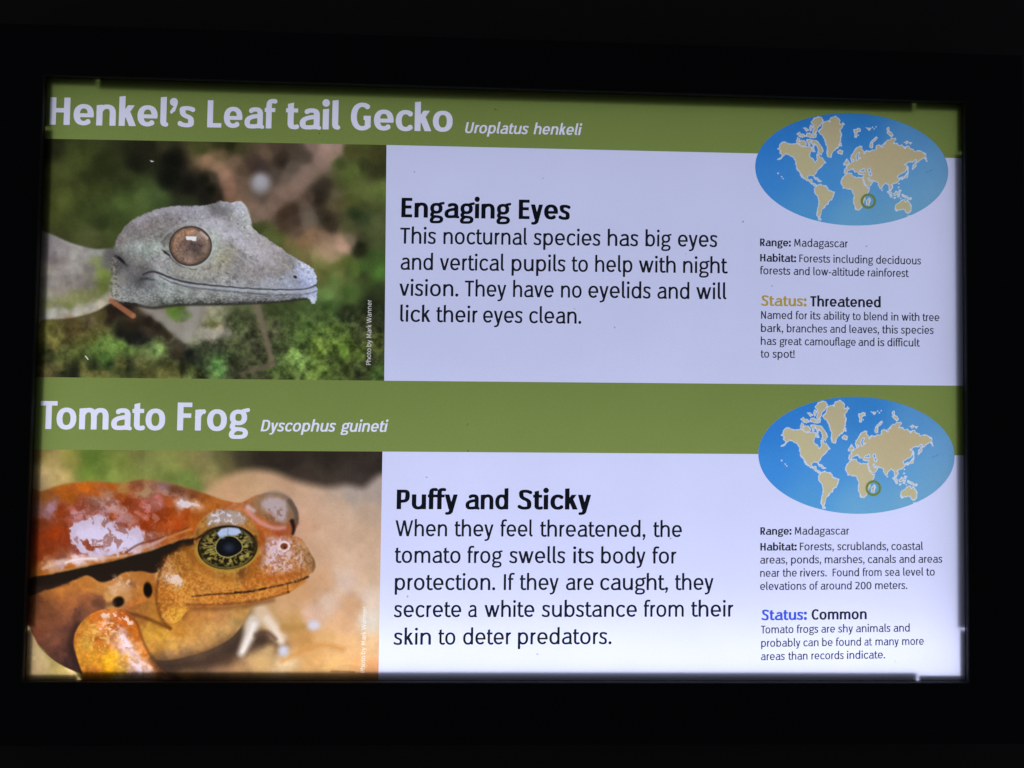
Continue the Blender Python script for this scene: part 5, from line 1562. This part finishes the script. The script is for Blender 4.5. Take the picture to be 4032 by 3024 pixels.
    cv.stroke([(560, 928), (620, 890), (700, 866), (800, 838), (880, 800)], 6, 4, (120, 62, 34), 5, .7)
    cv.stroke([(620, 912), (700, 886), (770, 850)], 9, 6, (206, 168, 156), 7, .75)
    cv.stroke([(780, 850), (840, 826), (900, 808)], 6, 5, (208, 146, 84), 6, .7)
    cv.stroke([(80, 1062), (250, 1022), (450, 990), (600, 950), (750, 900), (880, 845)], 5, 5, (190, 128, 70), 7, .7)
    # --- black side stripe
    stripe = [(40, 1074), (200, 1036), (400, 994), (560, 956), (700, 916), (800, 880), (890, 856), (938, 852), (920, 880), (850, 905), (800, 935), (770, 962), (745, 1010), (705, 1038), (640, 1030), (560, 1032), (500, 1062), (430, 1088), (350, 1052), (250, 1090), (150, 1122), (40, 1158)]
    cv.shape(stripe, (40, 31, 27), 7, True, .96, warp=(hm * 10, hm * 8))
    cv.stroke([(760, 960), (820, 925), (900, 890), (935, 865)], 16, 12, (78, 44, 24), 16, .6)
    cv.stroke([(60, 1125), (150, 1112), (250, 1090)], 10, 8, (62, 44, 36), 14, .6)
    # bare patch below the stripe
    cv.blob(600, 1075, 90, 45, (182, 122, 62), .8, -6)
    cv.blob(540, 1110, 85, 40, (206, 160, 118), .75, 15)
    cv.mix(smooth(.5, .7, fbm(X, Y, 26, 3, 141)) * smooth(75, 30, np.hypot((X - 540) / 1.4, (Y - 1100))) * .8, (222, 190, 156))
    cv.blob(580, 1095, 18, 14, (120, 84, 80), .7)
    # spots
    cv.blob(672, 1127, 30, 52, (22, 16, 14), .97, -4, .55)
    cv.blob(517, 1190, 42, 36, (26, 19, 17), .95, -25, .5)
    cv.stroke([(390, 1195), (440, 1205), (490, 1200)], 14, 12, (104, 72, 56), 14, .6)
    # jaw fold and gloss
    cv.stroke([(760, 955), (738, 1030), (722, 1110), (722, 1200), (745, 1280), (790, 1330)], 4, 9, (104, 60, 28), 11, .65)
    cv.stroke([(830, 960), (855, 1000), (862, 1050)], 22, 10, (150, 92, 34), 22, .5)
    d = np.hypot((X - 812 + (Y - 1070) * -.6) / 1.1, (Y - 1072) / .9) + hn * 40
    cv.mix(smooth(42, 22, d) * .9, (226, 206, 204))
    cv.blob(790, 1005, 34, 22, (206, 160, 130), .6, 50)
    cv.stroke([(820, 930), (810, 980), (780, 1020)], 3, 3, (214, 160, 90), 6, .5)
    warts = smooth(.58, .70, fbm(X, Y, 13, 2, 145))
    cv.mix(warts * smooth(120, 40, np.hypot((X - 860) / 1.0, (Y - 1180) / .9)) * .5, (214, 158, 66))
    cv.mix(warts * smooth(160, 60, np.hypot((X - 1000) / 2.2, (Y - 1090))) * .35, (208, 146, 60))
    # --- snout gloss and nostril
    snout = smooth(30, -25, sdf(spline([(1250, 1010), (1290, 960), (1300, 890), (1350, 862), (1430, 872), (1480, 905), (1505, 950), (1480, 1000), (1400, 1020), (1310, 1035)]), gx, gy, 60))
    pat = fbm(X, Y, 15, 2, 151)
    cv.mix(snout * smooth(.42, .62, pat + .08) * .75, (214, 190, 202))
    gloss([(1292, 890), (1340, 868), (1385, 874), (1360, 900), (1370, 930), (1420, 938), (1330, 985), (1280, 985), (1290, 940)], (216, 192, 206), 8, .8)
    cv.stroke([(1290, 985), (1330, 1010), (1400, 1020)], 4, 4, (226, 206, 206), 5, .5)
    cv.mix(smooth(.60, .68, fbm(X, Y, 12, 1, 153)) * snout * .55, (168, 104, 66))
    rr = np.hypot((X - 1390) / 1.12, Y - 898)
    cv.mix(smooth(32, 27, rr) * smooth(16, 21, rr), (226, 206, 208))
    cv.mix(smooth(20, 14, rr), (132, 70, 46))
    cv.blob(1393, 903, 13, 11, (70, 36, 26), .9)
    cv.stroke([(1535, 960), (1550, 1000), (1540, 1030)], 8, 5, (120, 92, 66), 8, .6)
    # --- mouth
    cv.stroke([(950, 1178), (1100, 1172), (1230, 1160), (1350, 1140), (1440, 1112), (1500, 1080)], 16, 8, (196, 128, 54), 10, .75)
    cv.stroke([(905, 1162), (1000, 1152), (1100, 1146), (1190, 1138), (1300, 1118), (1420, 1092), (1480, 1074), (1515, 1058)], 3, 6, (66, 38, 26), 6, .85)
    cv.stroke([(1130, 1140), (1190, 1138), (1300, 1118)], 6, 5, (40, 22, 14), 5, .6)
    cv.stroke([(880, 1205), (1000, 1205), (1150, 1196), (1300, 1172), (1410, 1140)], 5, 4, (126, 74, 40), 8, .6)
    cv.blob(1412, 1138, 12, 9, (46, 28, 20), .85)
    cv.stroke([(1405, 1095), (1412, 1135)], 3, 2, (120, 70, 36), 4, .6)
    cv.blob(1160, 1040, 40, 22, (92, 58, 34), .7, -15)
    # pebbled wet skin
    peb = fbm(X, Y, 10, 2, 147)
    on = smooth(0, -14, dhead) * smooth(880, 940, Y)
    cv.mix(smooth(.60, .70, peb) * on * .38, (222, 172, 96))
    cv.mix(smooth(.42, .34, peb) * on * .30, (128, 74, 30))
    # soft shade that models the head
    cv.stroke([(905, 930), (960, 1010), (1060, 1062), (1180, 1050), (1250, 990)], 22, 22, (150, 92, 34), 34, .55)
    cv.stroke([(900, 1000), (1000, 1075), (1120, 1100)], 10, 8, (214, 156, 70), 22, .45)
    cv.stroke([(1260, 1060), (1360, 1062), (1470, 1040)], 14, 10, (168, 92, 36), 26, .4)
    cv.stroke([(900, 1225), (1050, 1225), (1200, 1208), (1330, 1180)], 12, 8, (120, 74, 40), 18, .55)
    cv.stroke([(860, 905), (900, 960), (905, 1010)], 14, 12, (138, 84, 30), 24, .5)
    cv.stroke([(1262, 830), (1290, 900), (1262, 980)], 12, 12, (146, 84, 34), 20, .5)
    # --- near eye
    lid = [(916, 900), (922, 830), (955, 765), (1015, 722), (1080, 704), (1150, 714), (1210, 752), (1248, 810), (1258, 870), (1245, 930), (1200, 985), (1100, 1030), (1000, 1000), (945, 950)]
    lc = cv.field([(930,850,150,100,52),(960,780,176,128,64),(1060,725,150,124,100),(1150,735,168,132,100),(1220,790,184,132,66),(1245,860,176,116,52),(1000,1010,190,140,58),(1100,1020,186,140,60),(1200,980,170,106,44),(940,940,186,146,66)], 36)
    cv.shape(lid, lc * (1 + hn * .3 + hm * .2)[..., None], 5)
    lidg = smooth(20, -18, sdf(spline([(985, 765), (1030, 728), (1090, 714), (1150, 728), (1195, 770), (1150, 782), (1080, 778), (1010, 785)]), gx, gy, 60))
    cv.mix(lidg * .75, (184, 170, 172))
    cv.mix(lidg * smooth(.52, .66, fbm(X, Y, 15, 2, 161)) * .8, (226, 218, 226))
    ex, ey, rx, ry = 1092.0, 904.0, 150.0, 112.0
    u, v = (X - ex) / rx, (Y - ey) / ry
    u, v = u * .99 + v * .10, v - u * .06
    r = np.sqrt(u * u + v * v)
    cv.mix(smooth(1.17, 1.09, r) * smooth(-.25, .15, v), (176, 140, 62))
    cv.mix(smooth(1.06, 1.02, r), (40, 32, 22))
    ang = np.arctan2(v, u)
    irc = cv.field([(980, 870, 138, 124, 68), (1000, 930, 132, 120, 64), (1100, 980, 112, 100, 54), (1190, 930, 128, 116, 62), (1200, 870, 120, 108, 62), (1100, 820, 90, 84, 60)], 40)
    strk = vnoise(ang * 11, r * 9, 171) * .6 + fbm(X, Y, 10, 2, 172) * .4
    cv.mix(smooth(1.0, .95, r), irc)
    cv.mix(smooth(1.0, .95, r) * smooth(.50, .60, strk), (44, 38, 22))
    cv.mix(smooth(1.0, .95, r) * smooth(.40, .32, strk) * .7, (178, 164, 96))
    cv.mix(smooth(1.02, .99, r) * smooth(.82, .93, r) * .6, (52, 46, 26))
    cv.stroke([(965, 970), (1030, 1005), (1100, 1013), (1170, 995), (1220, 950)], 5, 4, (150, 136, 70), 6, .6)
    pu = [(1034, 905), (1050, 865), (1085, 848), (1125, 852), (1158, 880), (1164, 912), (1135, 938), (1092, 950), (1052, 938)]
    dp = sdf(spline(pu), X, Y, 60)
    cv.mix(smooth(11, 5, dp), (168, 156, 96))
    cv.mix(smooth(5, 1, dp), (26, 28, 32))
    cv.blob(1100, 905, 46, 38, (58, 70, 92), .8)
    cv.shape([(1036, 828), (1060, 805), (1100, 797), (1150, 798), (1166, 826), (1130, 842), (1095, 838), (1050, 850)], (184, 198, 232), 5, False, .95)
    cv.stroke([(1095, 800), (1092, 840)], 3, 3, (120, 130, 150), 4, .5)
    cv.blob(1065, 850, 26, 14, (158, 174, 214), .7)
    cv.stroke([(1170, 812), (1205, 850), (1222, 900)], 5, 3, (118, 114, 92), 8, .5)
    cv.stroke([(924, 862), (940, 850), (960, 840)], 5, 3, (52, 34, 20), 5, .8)
    cv.stroke([(945, 850), (1000, 810), (1090, 792), (1170, 806), (1225, 850)], 5, 6, (44, 34, 24), 6, .8)
    cv.stroke([(1238, 850), (1246, 890), (1236, 930)], 10, 6, (84, 60, 30), 8, .7)
    cv.stroke([(700, 1480), (800, 1494), (900, 1472), (1020, 1430), (1130, 1360)], 14, 10, (92, 68, 48), 26, .55)
    cv.stroke([(700, 1330), (760, 1400), (720, 1470)], 16, 12, (150, 104, 44), 26, .4)
    cv.stroke([(90, 1180), (220, 1320), (320, 1440)], 50, 30, (104, 64, 48), 60, .35)
    # --- front leg
    leg = [(282, 1410), (296, 1340), (345, 1275), (415, 1236), (500, 1226), (572, 1250), (622, 1310), (652, 1400), (692, 1480), (742, 1548), (830, 1620), (360, 1640), (325, 1560), (298, 1480)]
    lgc = warped(F_LEG, 20)
    ln = fbm(X, Y, 22, 3, 181) - .5
    cv.stroke([(300, 1310), (268, 1400), (290, 1500), (330, 1570)], 16, 10, (58, 38, 34), 20, .7)
    cv.shape(leg, (255 * (np.clip(lgc, 0, 255) / 255) ** 1.18) * (1 + ln * .34 + hn * .16)[..., None], 5)
    sheen = smooth(40, 8, line_dist(spline([(430, 1330), (490, 1325), (540, 1390), (575, 1440), (605, 1500), (650, 1560)], False), X, Y, 80)[0])
    cv.mix(sheen * smooth(.42, .58, fbm(X, Y, 30, 3, 183)) * .9, (224, 204, 214))
    hi = smooth(26, 6, line_dist(spline([(440, 1260), (520, 1262), (580, 1300)], False), X, Y, 60)[0])
    cv.mix(hi * smooth(.48, .6, fbm(X, Y, 20, 2, 185)) * .8, (230, 210, 206))
    cv.mix(smooth(.60, .70, fbm(X, Y, 16, 2, 187)) * smooth(120, 60, np.hypot(X - 440, Y - 1370)) * .6, (226, 190, 120))
    cv.stroke([(560, 1250), (612, 1300), (645, 1390), (690, 1480), (750, 1560)], 6, 5, (112, 66, 32), 9, .6)
    cv.blob(520, 1590, 60, 24, (206, 200, 220), .6)
    cv.stroke([(690, 1490), (740, 1560), (830, 1600)], 10, 14, (70, 48, 40), 16, .55)
    cv.blob(770, 1590, 50, 16, (168, 160, 176), .5)
    # --- leaf in the lower left corner
    lf = [(20, 1290), (70, 1370), (110, 1440), (180, 1500), (240, 1535), (290, 1560), (310, 1590), (370, 1640), (20, 1640)]
    lfc = warped(F_CORNER, 20)
    cv.shape(lf, lfc * (1 + (fbm(X, Y, 24, 3, 191) - .5) * .1)[..., None], 5)
    cv.c += (fbm(X, Y, 5, 2, 199)[..., None] - .5) * 10
    cv.c = 255 * (np.clip(cv.c, 0, 255) / 255) ** 1.17
    lum = cv.c.mean(-1, keepdims=True)
    return lum + (cv.c - lum) * .97

photo("gecko_photograph", [(-EX, E1.t(-EX)), E1.p[1], E2.p[1], (-EX, E2.t(-EX))], Z1, K1, paint_gecko, lin((222,) * 3)[0], credit1, 500, 330, "printed photograph of a grey gecko on green moss")
photo("frog_photograph", [(-EX, E3.t(-EX)), E3.p[1], b4, (-EX, BOT)], Z2, K2, paint_frog, lin((246,) * 3)[0], credit2, 500, 330, "printed photograph of an orange frog on dry leaves")
